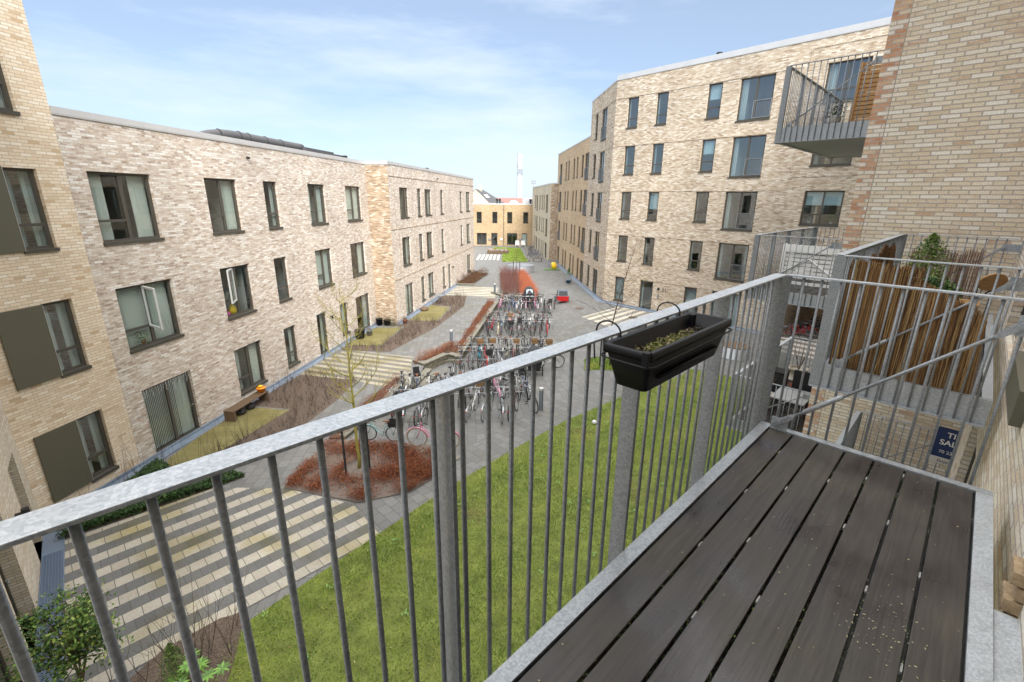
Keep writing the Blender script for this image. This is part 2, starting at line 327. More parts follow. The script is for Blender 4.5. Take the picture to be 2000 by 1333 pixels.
def interior(F, parent, u0, u1, floors, depth=3.2):
    floors = [max(z, .04) for z in floors]; b = MB()
    for z in floors: b.box(F, u0, u1, -depth, -.30, z - .12, z)
    b.build('floor_slab', K['wood'], parent)
    b = MB(); b.quad(F(u0, -depth, floors[0]), F(u1, -depth, floors[0]), F(u1, -depth, floors[-1]), F(u0, -depth, floors[-1]))
    for u in np.arange(u0 + 2.9, u1 - 1, 3.07): b.quad(F(u, -depth, floors[0]), F(u, -.32, floors[0]), F(u, -.32, floors[-1]), F(u, -depth, floors[-1]))
    b.build('inner_wall', K['room'], parent)
def cur():
    r = random.random()
    if r < .4: return [(.66, .98)]
    if r < .6: return [(.03, .3), (.70, .98)]
    if r < .85: return [(.03, .97)]
    return [(.02, .3)] if r < .95 else None
def french(F, parent, u0, u1, z0, h=1.0):
    b = MB(); b.box(F, u0, u1, .03, .06, z0 + h, z0 + h + .03); b.box(F, u0, u1, .03, .06, z0 + .08, z0 + .11); b.box(F, u0, u0 + .03, .03, .06, z0 + .11, z0 + h); b.box(F, u1 - .03, u1, .03, .06, z0 + .11, z0 + h)
    n = int((u1 - u0) / .105)
    for i in range(1, n): u = u0 + (u1 - u0) * i / n; b.box(F, u - .006, u + .006, .038, .052, z0 + .11, z0 + h)
    return b.build('railing', K['galvd'], parent)
def coping(F, parent, u0, u1, z, hgt=.16, wid=.4, v1=.03):
    b = MB(); b.box(F, u0, u1, -wid, v1, z, z + hgt); b.box(F, u0, u1, -.02, v1 - .004, z - .03, z - .002)
    for u in np.arange(u0 + 1.1, u1, 2.4): b.box(F, u - .004, u + .004, -.3, v1 + .003, z + .004, z + hgt + .003)
    return b.build('coping', K['coping'], parent)
def solid(F, parent, u0, u1, z1, depth, m, ends=(1, 1), z0=-1):
    b = MB()
    for k, u in ((0, u0), (1, u1)):
        if ends[k]: b.quad(F(u, 0, z0), F(u, -depth, z0), F(u, -depth, z1), F(u, 0, z1), [(0, z0), (depth, z0), (depth, z1), (0, z1)])
    b.quad(F(u0, -depth, z0), F(u1, -depth, z0), F(u1, -depth, z1), F(u0, -depth, z1), [(u0, z0), (u1, z0), (u1, z1), (u0, z1)])
    b.build('end_wall', m, parent)
    r = MB(); r.quad(F(u0, -.05, z1 - .15), F(u1, -.05, z1 - .15), F(u1, -depth, z1 - .15), F(u0, -depth, z1 - .15)); r.build('roof', K['roof'], parent)

# --- left terrace: long three-storey building with a jog
tA = tag(empty('apartment_building', FA(8, -2, 0)), 'long three storey building in whitish pink brick along the left side', 'building')
ROW = [(.44, 2.26), (3.54, 5.43), (6.71, 8.60)]
colsA = [(-.1, 1.81, 'M'), (3.92, 5.5, 'M'), (7.06, 7.96, 'T'), (10.32, 11.86, 'M'), (14.03, 15.86, 'M')]
opsA = []
for r_, (z0, z1) in enumerate(ROW):
    for c_, (a, b_, s) in enumerate(colsA):
        if r_ == 0:
            if c_ == 0: opsA.append((-.05, 1.81, .03, 2.26, 'P', 1)); continue
            if c_ == 3: opsA.append((9.8, 10.75, .05, 2.26, 'S', 1)); opsA.append((12.23, 13.05, .5, 2.26, 'T', 0)); continue
            if c_ == 4: opsA.append((14.1, 15.92, .05, 2.26, 'P', 1)); continue
        opsA.append((a, b_, z0, z1, s, 0))
A0, A1 = -.62, 16.8
facade('wall', FA, A0, A1, -1, 9.92, opsA, K['brickA'], tA)
for i, o in enumerate(opsA):
    w = window(FA, tA, *o[:4], style=o[4], door=bool(o[5]), curtain=cur() if i else [(.72, .97)])
interior(FA, tA, A0 + .1, A1 - .1, [0, 3.13, 6.32, 9.5]); coping(FA, tA, A0, A1 - .02, 9.92)
solid(FA, tA, A0, A1, 9.92, 8.5, K['brickA'], (0, 0))
def sash(F, parent, uh, z0, z1, w, ang):
    # outward opened casement, hinged at uh, white on its inner side
    c, s_ = math.cos(ang), math.sin(ang); G = lambda u, v, z: F(uh - u * c - v * s_, -.09 + u * s_ - v * c, z)
    K['sash'] = K.get('sash') or mat('sash_inner_white', (.50, .52, .51), .5); b = MB(); b.box(G, 0, .06, 0, .05, z0, z1); b.box(G, w - .06, w, 0, .05, z0, z1); b.box(G, .06, w - .06, 0, .05, z0, z0 + .06); b.box(G, .06, w - .06, 0, .05, z1 - .06, z1); o = b.build('open_sash', K['sash'], parent)
    b = MB(); b.box(G, .05, w - .05, .02, .026, z0 + .05, z1 - .05); b.build('pane', K['glass'], o)
sash(FA, tA, .83, 4.1, 5.37, .85, 1.15); sash(FA, tA, 4.68, 4.1, 5.37, .7, .45)
for F_, u, z, tt in ((FA, 6.3, 9.45, tA), (FB, 8.2, 9.5, tA)):
    b = MB(); b.tube([F_(u, 0, z), F_(u, .12, z - .02)], .045, 10); b.build('overflow_spout', K['blackm'], tt)
b = MB()
for u in (8.9,): b.box(FA, u, u + .012, .0005, .004, 0, 9.9)
b.build('movement_joint', K['concrete'], tA)
# vertical strip blinds behind the big patio door
b = MB()
for i in range(26): u = .04 + i * .06; b.box(FA, u, u + .028, -.24, -.235, .1, 2.15)
b.build('strip_blind', K['curtain'], tA)
# icicle lights
b = MB()
for i in range(18):
    u = .0 + i * .1; zz = 2.24; p = [FA(u, .01, zz)]
    for k in range(random.randint(2, 6)): zz -= .06; p.append(FA(u + random.uniform(-.03, .03), .01, zz))
    b.tube(p, .006, 4)
b.build('icicle_lights', K['white'], tA)
# jog and far half
pJ0 = FA(A1, 0, 0); pJ1 = FB(-1.75, 0, 0); dj = pJ1 - pJ0; lj = float(np.hypot(dj[0], dj[1])); dj = dj / lj
FJ = Fr(pJ0, dj, (dj[1], -dj[0]))
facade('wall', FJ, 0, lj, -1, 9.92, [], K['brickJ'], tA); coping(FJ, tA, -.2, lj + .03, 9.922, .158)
for a, z in ((6.1, 5.0),): pass
colsB = [(-.02, 1.53, 'M'), (3.35, 4.2, 'T'), (5.02, 6.54, 'M'), (8.98, 9.86, 'T'), (15.5, 16.42, 'T'), (18.0, 19.65, 'M')]
opsB = []
for r_, (z0, z1) in enumerate(ROW):
    for c_, (a, b_, s) in enumerate(colsB):
        if r_ == 0 and c_ == 0: opsB.append((.05, 1.62, .05, 2.28, 'P', 1)); continue
        if r_ == 0 and c_ == 4: opsB.append((10.72, 11.68, .05, 2.28, 'S', 1)); continue
        opsB.append((a, b_, z0 + .04, z1 + .04, s, 0))
facade('wall', FB, -1.75, 21.35, -1, 9.95, opsB, K['brickA'], tA)
for o in opsB: window(FB, tA, *o[:4], style=o[4], door=bool(o[5]), curtain=cur())
interior(FB, tA, -1.6, 21.2, [0, 3.13, 6.32, 9.5]); coping(FB, tA, -1.75, 21.35, 9.952); solid(FB, tA, -1.75, 21.35, 9.92, 8.5, K['brickA'], (0, 1))
b = MB()
for z in (2.86, 6.04, 9.25): b.box(FB, -1.7, 21.33, .001, .022, z, z + .05)
for u in (-.9, 2.3, 4.6, 7.5, 11.9, 17.2): b.box(FB, u, u + .03, .002, .014, 6.1, 9.24); b.box(FB, u + .4, u + .43, .002, .014, 2.92, 6.03)
b.build('string_course', K['brickJ'], tA)
for F_, u, z in ((FA, 11.05, 1.85), (FB, 11.95, 1.9)):
    b = MB(); b.box(F_, u, u + .06, .0, .14, z, z + .05); b.tube([F_(u + .03, .14, z - .08), F_(u + .03, .14, z + .1)], .05, 10); b.build('wall_lamp', K['blackm'], tA)
# roof plant on the left roof
t = tag(empty('ventilation_duct', FA(10.5, -3, 9.8)), 'dark wrapped ventilation duct lying on the flat roof of the left building', 'duct')
b = MB(); pts = [FA(7.0 + i * .62, -2.6, 10.35 + .22 * math.sin(min(1, i / 4) * 1.57)) for i in range(13)]
b.tube(pts, [.1, .2] + [.24] * 11, 12); b.build('pipe', K['roof'], t, True)
b = MB()
for i in (2, 4, 5, 7, 9): b.tube([pts[i] - V(.02, .03, 0), pts[i] + V(.02, .03, 0)], .265, 12)
b.build('pipe_collar', K['blackm'], t)
b = MB(); b.box(FA, 14.2, 17.3, -2.9, -2.2, 10.3, 10.62); b.box(FA, 17.4, 19.2, -2.9, -2.3, 10.28, 10.55); b.build('unit_casing', K['roof'], t)
b = MB(); b.box(FA, 7, 19, -2.62, -2.58, 9.77, 10.1); b.build('support', K['galvd'], t)
for F_, u, z in ((FA, 16.7, 10.0), (FB, 9.5, 10.0)):
    b = MB(); q = F_(u, -1.2, z); b.lathe(q, [(.1, -.2), (.1, .28), (.16, .3), (.16, .38), (.02, .4)], 12); o = b.build('roof_vent', K['blackm'], None, org=q); tag(o, 'small black roof vent above the inner corner of the left building' if F_ is FA else 'small black roof vent far along the left building', 'vent')
b = MB(); q = FB(13.5, -2, 9.8); b.lathe(q, [(.9, 0), (.9, .25), (.8, .38), (.5, .48), (.05, .52)], 20); o = b.build('roof_light', K['roof'], None, True, org=q); tag(o, 'low dark domed skylight on the far end of the left roof', 'skylight')

# --- yellow corner building
tY = tag(empty('corner_building', FA(-2, -2, 0)), 'tall yellow brick corner building with olive perforated shutters at the left edge', 'building')
opsY = [(-2.03, -1.3, .42, 2.26, 'T', 0), (-2.03, -1.3, 3.54, 5.41, 'T', 0), (-2.03, -1.3, 6.7, 8.58, 'T', 0), (-2.2, -1.36, 9.8, 11.75, 'T', 0)]
facade('wall', FA, -3.37, A0 - .004, -1, 14.6, opsY, K['brickY'], tY)
for o in opsY: window(FA, tY, *o[:4], style='T', curtain=[(.05, .4), (.7, .97)])
for k, (z0, z1) in enumerate(((.42, 2.27), (3.53, 5.4), (6.69, 8.6))):
    b = MB(); b.box(FA, -3.03, -2.04, .02, .055, z0, z1); b.build('shutter', K['shutter'], tY, bevel=.004)
    b = MB(); b.box(FA, -2.038, -2.03, .0, .056, z0, z1); b.build('shutter_rail', K['coping'], tY)
interior(FA, tY, -3.2, A0 - .1, [0, 3.13, 6.32, 9.5, 12.7]); solid(FA, tY, -3.37, A0 - .004, 14.6, 8, K['brickY'], (0, 1))
opsL = [(-1.75, -.75, .0, 2.42, 'S', 1), (-4.85, -3.5, .0, 2.42, 'P', 1), (-7.2, -5.2, .0, 2.42, 'P', 1), (-1.75, -.75, 3.2, 5.4, 'S', 0), (-4.85, -3.5, 3.2, 5.4, 'P', 0)]
facade('wall', FL, -9, 0, -1, 14.6, opsL, K['brickL'], tY, depth=.3)
for o in opsL: window(FL, tY, *o[:4], style=o[4], door=bool(o[5]), rec=.22, curtain=[(.05, .3)], sill=False)
interior(FL, tY, -8.9, -.4, [0, 3.13, 6.32]); solid(FL, tY, -9, 0, 14.6, 6, K['brickL'], (1, 0))
b = MB(); b.box(FL, -2.55, -2.45, 0, .16, 1.68, 1.74); b.tube([FL(-2.5, .16, 1.6), FL(-2.5, .16, 1.82)], .065, 12); b.build('wall_lamp', K['blackm'], tY)
b = MB(); b.quad(FL(-3.5, -.295, 0), FL(-3.5, -.01, 0), FL(-3.5, -.01, 2.4), FL(-3.5, -.295, 2.4)); 

# --- right building, five storeys
tC = tag(empty('apartment_building', FC(8, -2, 0)), 'five storey buff brick building on the right with house number 21 beside its door', 'building')
RC = [(.33, 2.2), (3.45, 5.38), (6.65, 8.57), (9.82, 11.75), (12.98, 14.95)]
opsC = []
for r_, (z0, z1) in enumerate(RC):
    for c_, (a, b_) in enumerate(((1.05, 1.93), (3.36, 4.22), (6.95, 7.85))):
        if r_ == 0 and c_ == 1: opsC.append((3.36, 4.45, .02, 2.2, 'S', 1)); continue
        opsC.append((a, b_, z0, z1, 'T', 0))
    opsC.append((8.92, 10.86, z1 - 2.32 if r_ else .02, z1, 'P', 0 if r_ else 1))
    if r_: opsC.append((13.4, 15.33, z0 + .1, z1 + .03, 'W', 0))
opsC.append((13.35, 16.6, 0, 2.9, 'X', 0))
facade('wall', FC, 0, 21, -1, 16.25, opsC, K['brickC'], tC)
for i, o in enumerate(opsC):
    if o[4] == 'X': continue
    bl = 0
    if o[4] == 'W' and 6 < o[2] < 8: bl = .42
    if o[:2] == (3.36, 4.22) and 6 < o[2] < 8: bl = .62
    if o[:2] == (6.95, 7.85) and o[2] > 9: bl = .45
    w = window(FC, tC, *o[:4], style=o[4], door=bool(o[5]), blind=bl, curtain=None if bl else ([(.02, .98)] if o[2] < 1 and not o[:2] == (3.36, 4.45) else random.choice([[(.02, .22)], [(.02, .15)], [(.0, .12), (.85, .98)]])))
    if o[:2] == (8.92, 10.86) and o[2] > 1: french(FC, w, 9.84, 10.84, o[2])
interior(FC, tC, .1, 13.2, [0, 3.1, 6.3, 9.5, 12.7, 15.9]); interior(FC, tC, 13.3, 21, [3.1, 6.3, 9.5, 12.7, 15.9])
coping(FC, tC, -.02, 21, 16.25, .3, .5); solid(FC, tC, 0, 21, 16.25, 11, K['brickC'], (0, 0))
b = MB()
for z in (2.24, 5.42, 8.61, 11.79, 14.99): b.box(FC, .0, 12.3, .001, .02, z, z + .045)
for z in (9.35, 15.8): b.box(FC, 12.6, 19, .001, .02, z, z + .045)
b.box(FC, 12.5, 12.53, .002, .016, 2.3, 15.8)
b.build('string_course', K['brickC'], tC)
# passage through the building
b = MB(); b.quad(FC(13.35, -.14, 0), FC(13.35, -10, 0), FC(13.35, -10, 2.9), FC(13.35, -.14, 2.9), [(0, 0), (10, 0), (10, 2.9), (0, 2.9)]); b.quad(FC(16.6, -.14, 0), FC(16.6, -10, 0), FC(16.6, -10, 2.9), FC(16.6, -.14, 2.9), [(0, 0), (10, 0), (10, 2.9), (0, 2.9)])
b.quad(FC(13.35, -.14, 2.9), FC(16.6, -.14, 2.9), FC(16.6, -10, 2.9), FC(13.35, -10, 2.9), [(0, 0), (1, 0), (1, 3), (0, 3)]); b.build('passage_wall', K['brickC'], tC)
# entrance: lamp, number, intercom
b = MB(); b.tube([FC(4.95, .0, 1.75), FC(4.95, .1, 1.75)], .09, 12); b.build('wall_lamp', K['blackm'], tC)
b = MB(); b.box(FC, 4.9, 5.02, 0, .03, .95, 1.35); b.build('intercom', K['galvd'], tC, bevel=.004)
em = bpy.data.materials.new('warm_lamp'); em.use_nodes = True; em.node_tree.nodes['Principled BSDF'].inputs['Emission Color'].default_value = (1, .75, .35, 1); em.node_tree.nodes['Principled BSDF'].inputs['Emission Strength'].default_value = 4
b = MB(); b.lathe(FC(4.2, -.9, 1.95), [(.02, -.1), (.1, -.06), (.12, 0), (.1, .06), (.02, .1)], 12); b.build('ceiling_lamp', em, tC, True)
def text(body, T, size, m, parent, name='lettering', ext=.004, align='CENTER', bold=0):
    cu = bpy.data.curves.new('t', 'FONT'); cu.body = body; cu.size = size; cu.extrude = ext; cu.align_x = align; cu.offset = bold
    o = bpy.data.objects.new('t', cu); C.objects.link(o); bpy.context.view_layer.update()
    me = bpy.data.meshes.new_from_object(o.evaluated_get(bpy.context.evaluated_depsgraph_get())); C.objects.unlink(o); bpy.data.objects.remove(o)
    me.materials.clear(); me.materials.append(m)
    w = bpy.data.objects.new(name, me); C.objects.link(w); w.parent = parent
    M_ = Matrix([list(map(float, (T[1][i], T[2][i], T[3][i], T[0][i] - root_loc(parent)[i]))) for i in range(3)] + [[0, 0, 0, 1]])
    me.transform(M_); return w
text('21', (FC(5.4, .02, 1.55), FC.d, V(0, 0, 1), FC.n), .42, K['blackm'], tC, 'house_number')
for u, z, s in ((5.9, 16.5, 1), (8.7, 16.5, .8)):
    b = MB(); q = FC(u, -3, z - .6); b.lathe(q, [(.11, 0), (.11, 1.35 * s), (.2, 1.4 * s), (.2, 1.55 * s), (.03, 1.6 * s)], 12); o = b.build('roof_vent', K['blackm'], None, org=q)
    tag(o, 'taller black mushroom vent on the right building roof' if s == 1 else 'shorter black vent on the right building roof, farther right', 'vent')
b = MB(); b.box(FC, 2.7, 9.8, -6, -3.1, 16.1, 17.22); b.build('plant_room', K['coping'], tC)
# chamfer wall of the same building
chops = []
for r_, (z0, z1) in enumerate(RC):
    chops.append((5.3, 6.2, z0, z1, 'T', 0)); chops.append((2.35, 3.95, z1 - 2.32 if r_ else .02, z1, 'P', 0 if r_ else 1))
facade('wall', FE, 0, 7.87, -1, 16.25, chops, K['brickC'], tC)
for o in chops:
    w = window(FE, tC, *o[:4], style=o[4], curtain=cur(), door=bool(o[5]))
    if o[4] == 'P' and o[2] > 1: french(FE, w, o[0] + .03, o[1] - .03, o[2])
coping(FE, tC, 0, 7.87, 16.25, .08, .4); interior(FE, tC, .4, 7.7, [0, 3.1, 6.3, 9.5, 12.7, 15.9]); solid(FE, tC, 0, 7.87, 16.25, 9, K['brickC'], (0, 1))
b = MB()
for z in (2.24, 5.42, 8.61, 11.79, 14.99): b.box(FE, .02, 7.86, .001, .02, z, z + .045)
b.build('string_course', K['brickC'], tC)

# --- four storey orange building
tE = tag(empty('apartment_building', FE(16, -2, 0)), 'four storey orange brick building with narrow windows behind the buff right building', 'building')
opsE = []
for r_, z1 in enumerate((2.22, 5.4, 8.9, 12.15)):
    for (a, b_, s) in ((8.0, 9.6, 'P'), (10.3, 11.2, 'T'), (12.9, 13.6, 'T'), (14.6, 15.4, 'T'), (17.7, 18.5, 'T'), (19.4, 20.2, 'T'), (22.6, 24.1, 'P')):
        z0 = z1 - (2.3 if s == 'P' else 1.95); opsE.append((a, b_, max(z0, .02), z1, s, int(s == 'P' and r_ == 0)))
facade('wall', FE, 7.87, 25.9, -1, 13.45, opsE, K['brickE'], tE)
for o in opsE:
    w = window(FE, tE, *o[:4], style=o[4], curtain=cur(), door=bool(o[5]))
    if o[4] == 'P' and o[2] > 1: french(FE, w, o[0] + .03, o[1] - .03, o[2])
coping(FE, tE, 7.88, 25.9, 13.45, .08, .4); interior(FE, tE, 8, 25.8, [0, 3.1, 6.5, 9.7, 13]); solid(FE, tE, 7.87, 25.9, 13.45, 9, K['brickE'], (0, 1))
# --- three storey beige building
tG = tag(empty('apartment_building', FG(8, -2, 0)), 'three storey beige brick building with a grey brick gable end, farther down on the right', 'building')
opsG = []
for r_, z1 in enumerate((2.2, 5.45, 8.6)):
    for (a, b_, s) in ((2.7, 4.6, 'P'), (6.1, 7.0, 'T'), (8.1, 9.0, 'T'), (10.8, 11.9, 'T'), (14.1, 15.8, 'P'), (16.8, 18.0, 'T')):
        z0 = z1 - (2.3 if s == 'P' else 1.95); opsG.append((a, b_, max(z0, .02), z1, s, int(s == 'P' and r_ == 0)))
facade('wall', FG, 0, 22, -1, 9.9, opsG, K['brickG'], tG)
for o in opsG: window(FG, tG, *o[:4], style=o[4], curtain=cur(), door=bool(o[5]))
interior(FG, tG, .1, 21.9, [0, 3.1, 6.4, 9.6]); solid(FG, tG, 0, 22, 9.9, 8, K['brickJ'], (1, 1)); coping(FG, tG, 0, 22, 9.9, .1, .4)
Fg2 = Fr(FG(0, -.03, 0), (-FG.n[0], -FG.n[1]), (-dE[0], -dE[1])); coping(Fg2, tG, 0, 8, 9.9, .12, .4)
# --- golden two storey house row at the end
tF = tag(empty('terraced_house', FF(0, -2, 0)), 'golden brick two storey terraced house closing the far end of the courtyard', 'building')
opsF = []
for (a, b_) in ((-4.85, -3.95), (-2.1, -1.2), (.5, 1.4), (3.3, 4.2)): opsF.append((a, b_, 3.87, 5.8, 'T', 0))
opsF += [(-4.85, -3.1, .15, 2.2, 'W', 1), (-2.3, -1.2, .02, 2.2, 'S', 1), (.5, 2.3, .15, 2.2, 'P', 0), (3.1, 4.1, .02, 2.2, 'S', 1)]
facade('wall', FF, -7.5, 6.2, -1, 7.05, opsF, K['brickF'], tF)
for i, o in enumerate(opsF):
    w = window(FF, tF, *o[:4], style=o[4], curtain=[(.02, .98)] if i == 7 else None, door=bool(o[5]), sill=False)
interior(FF, tF, -7.4, 6.1, [0, 3.2, 6.6]); solid(FF, tF, -7.5, 6.2, 7.05, 9, K['brickF'], (1, 1)); coping(FF, tF, -7.5, 6.2, 7.05, .14, .5)
b = MB(); b.box(FF, -.13, -.05, .0, .08, 0, 7.0); b.build('downpipe', K['sill'], tF)
for u, nm in ((-2.9, '17'), (2.6, '19')): text(nm, (FF(u + .1, .02, 1.75), V(1, 0, 0), V(0, 0, 1), FF.n), .35, K['blackm'], tF, 'house_number')
for u in (-2.75, -.7, 2.65):
    b = MB(); b.box(FF, u, u + .4, .0, .16, .95, 1.3); b.build('letter_box', K['white'] if u > -1 and u < 0 else K['galvd'], tF, bevel=.02)
b = MB(); b.box(FF, -6, 5.2, -3, -2.95, 7, 7.25); b.build('roof_kerb', K['coping'], tF)
for i, u in enumerate((-3.9, 1.6)):
    q = FF(u, -3.5, 6.95); b = MB(); b.lathe(q, [(.85, 0), (.85, .3), (.7, .55), (.4, .72), (.03, .8)], 20); o = b.build('roof_light', K['white'], None, True, org=q)
    tag(o, ['white domed skylight near the left end of the golden house roof', 'white domed skylight right of centre on the golden house roof'][i], 'skylight')
q = FF(3.8, -3, 6.95); b = MB(); b.box(FF, 3.2, 5.0, -3.6, -2.4, 6.93, 8.1); o = b.build('roof_plant', K['coping'], None, org=q, bevel=.05); tag(o, 'pale boxed ventilation unit on the right end of the golden house roof', 'vent unit')
for i, u in enumerate((-1.35, -.85, 4.6, 5.15)):
    q = FF(u, -2.0, 6.95); b = MB(); b.lathe(q, [(.1, 0), (.1, .7), (.2, .72), (.2, 1.05), (.05, 1.1)], 10); o = b.build('chimney_pipe', K['blackm'], None, org=q)
    tag(o, ['black flue pipe, leftmost on the golden house roof', 'black flue pipe, second from left on the golden house roof', 'black flue pipe beside the boxed vent unit on the golden house roof', 'black flue pipe at the right end of the golden house roof'][i], 'flue')
# far house, chimney, tower, horizon roofs
tH = tag(empty('gabled_house', (-8.5, 112, 0)), 'yellow gabled house with a dark slate roof behind the left building corner', 'house')
cream = mat('cream_render', (.62, .55, .36), .8)
b = MB(); b.box(WX, -12.1, -2.6, 112.4, 121, 0, 6.9); b.build('wall', cream, tH)
b = MB(); b.add([(-8.7, 111.9, 10.05), (-5.3, 111.9, 6.8), (-1.7, 116, 6.8), (-7.4, 118, 10.05), (-12.4, 111.9, 6.8), (-12.4, 120, 6.8)], [[0, 1, 2, 3], [0, 3, 5, 4]]); b.build('roof', K['roof'], tH)
b = MB(); b.add([(-12.2, 112, 6.8), (-5.5, 112, 6.8), (-8.7, 112, 9.95), (-12.2, 112.3, 6.8), (-5.5, 112.3, 6.8), (-8.7, 112.3, 9.95)], [[0, 1, 2], [5, 4, 3], [0, 3, 4, 1], [1, 4, 5, 2], [2, 5, 3, 0]]); b.build('gable', cream, tH)
b = MB(); b.box(WX, -8.1, -7.4, 114, 114.7, 9.6, 11.0); b.build('chimney', cream, tH)
b = MB(); b.add([(-6.9, 112.6, 8.92), (-6.2, 112.6, 8.25), (-5.5, 113.4, 8.25), (-6.2, 113.4, 8.92)], [[0, 1, 2, 3]]); b.build('skylight', K['white'], tH)
redt = mat('red_roof_tile', (.30, .12, .10), .8); 
for i, (x, y, w_, h_) in enumerate(((-2, 230, 26, 7.2), (14, 260, 16, 7.4))):
    t = tag(empty('far_house', (x, y, 0)), ['distant house with a red tiled roof left of the white mast', 'distant house with a red tiled roof behind the white mast'][i], 'house')
    b = MB(); b.box(WX, x - w_ / 2, x + w_ / 2, y, y + 12, 0, 6); b.build('wall', cream, t)
    b = MB(); b.add([(x - w_ / 2, y - .5, 6), (x + w_ / 2, y - .5, 6), (x + w_ / 2 - 3, y + 6, h_ + 1.2), (x - w_ / 2 + 3, y + 6, h_ + 1.2), (x - w_ / 2, y + 12.5, 6), (x + w_ / 2, y + 12.5, 6)], [[0, 1, 2, 3], [3, 2, 5, 4], [0, 3, 4], [1, 5, 2]]); b.build('roof', redt, t)
tT = tag(empty('telecom_mast', (3.6, 300, 0)), 'tall white cylindrical mast with antenna boxes on the horizon', 'mast')
pale = mat('mast_white', (.50, .54, .58), .6)
b = MB(); b.tube([(3.6, 300, 0), (3.6, 300, 34)], 1.6, 20); b.build('shaft', pale, tT, False)
b = MB()
for z in (12, 15.5, 25, 32, 33.8): b.tube([(3.6, 300, z), (3.6, 300, z + .35)], 1.5, 20)
mg = mat('mast_grey', (.24, .27, .30), .6)
b.build('ring_platform', mg, tT); b = MB(); b.box(WX, 1.9, 5.6, 298.4, 301, 22.5, 25.5); b.build('antenna', mg, tT); b = MB(); b.box(WX, 1.8, 2.4, 298.3, 300, 27, 29); b.build('antenna', mg, tT)
tM = tag(empty('floodlight_pole', (11.5, 280, 0)), 'thin floodlight pole with a lamp rack beside the white mast', 'floodlight')
b = MB(); b.tube([(11.3, 280, 0), (11.3, 280, 18)], .12, 6); b.build('pole', K['galvd'], tM)
b = MB()
for z in (16.4, 17.6): b.box(WX, 10, 12.8, 279.8, 280, z, z + .15); b.box(WX, 10.1, 10.9, 279.7, 280, z + .15, z + .6); b.box(WX, 11.8, 12.6, 279.7, 280, z + .15, z + .6)
b.build('lamp_rack', K['galvd'], tM)

# --- near building (the one the balcony hangs on)
tN = tag(empty('brick_building', NB(2, 3, 0)), 'buff brick building in the right foreground carrying the steel balconies', 'building')
BW, BS, AS = 1.32, -.92, 6.85
FW_ = Fr(NB(0, BW, 0), dD, dN)
opsN = []
for z in (0, 3.2, 6.42, 9.64): opsN += [(2.9, 4.7, z + .05, z + 2.25, 'P', 0), (-4.9, -1.45, z + .05, z + 2.25, 'P', 0)]
facade('wall', FW_, -9, AS, -1, 17, opsN, K['brickN'], tN)
for o in opsN: window(FW_, tN, *o[:4], style='P', curtain=None, sill=False)
interior(FW_, tN, -8.9, AS, [0, 3.15, 6.37, 9.6, 12.8])
FS = Fr(NB(AS, BW, 0), dN, (-dD[0], -dD[1]))       # side wall facing the camera
facade('side_wall', FS, 0, BW - BS - .24, -1, 17, [], K['brickN'], tN, uo=.11)
facade('quoin', FS, BW - BS - .238, BW - BS, -1, 17, [], K['brickQ'], tN)
b = MB(); b.box(FS, BW - BS - .245, BW - BS - .233, -.02, .002, -1, 17); b.build('joint', K['concrete'], tN)
F2 = Fr(NB(AS, BS, 0), dD, dN)
ops2 = []
for z in (3.02, 6.22, 9.43): ops2 += [(1.4, 3.6, z + .03, z + 2.2, 'P', 0)]
facade('wall', F2, 0, 20.6, -1, 17, ops2, K['brickN'], tN)
for o in ops2: window(F2, tN, *o[:4], style='P', sill=False)
solid(F2, tN, 0, 20.6, 17, 8, K['brickN'], (0, 0)); solid(FW_, tN, -9, AS, 17, 9, K['brickN'], (1, 0)); interior(F2, tN, .2, 20, [3.0, 6.2, 9.4])
b = MB(); b.box(FW_, .62, 1.85, .0, .06, 6.62, 6.86); b.build('window_box', K['shutter'], tN)
b = MB(); b.box(FW_, -4.9, -1.10, -.14, .075, 6.30, 6.385); b.build('threshold', K['galvrail'], tN)
b = MB()
for i in range(5): b.box(FW_, -1.07, -.98 + .05 * (i % 2), .0, .03 + .025 * (i % 2), 6.31 + i * .0667, 6.31 + i * .0667 + .056)
b.build('brick_toothing', mat('ochre_brick_end', (.34, .25, .15), .9, noise=.3, nscale=30, bump=.8), tN)
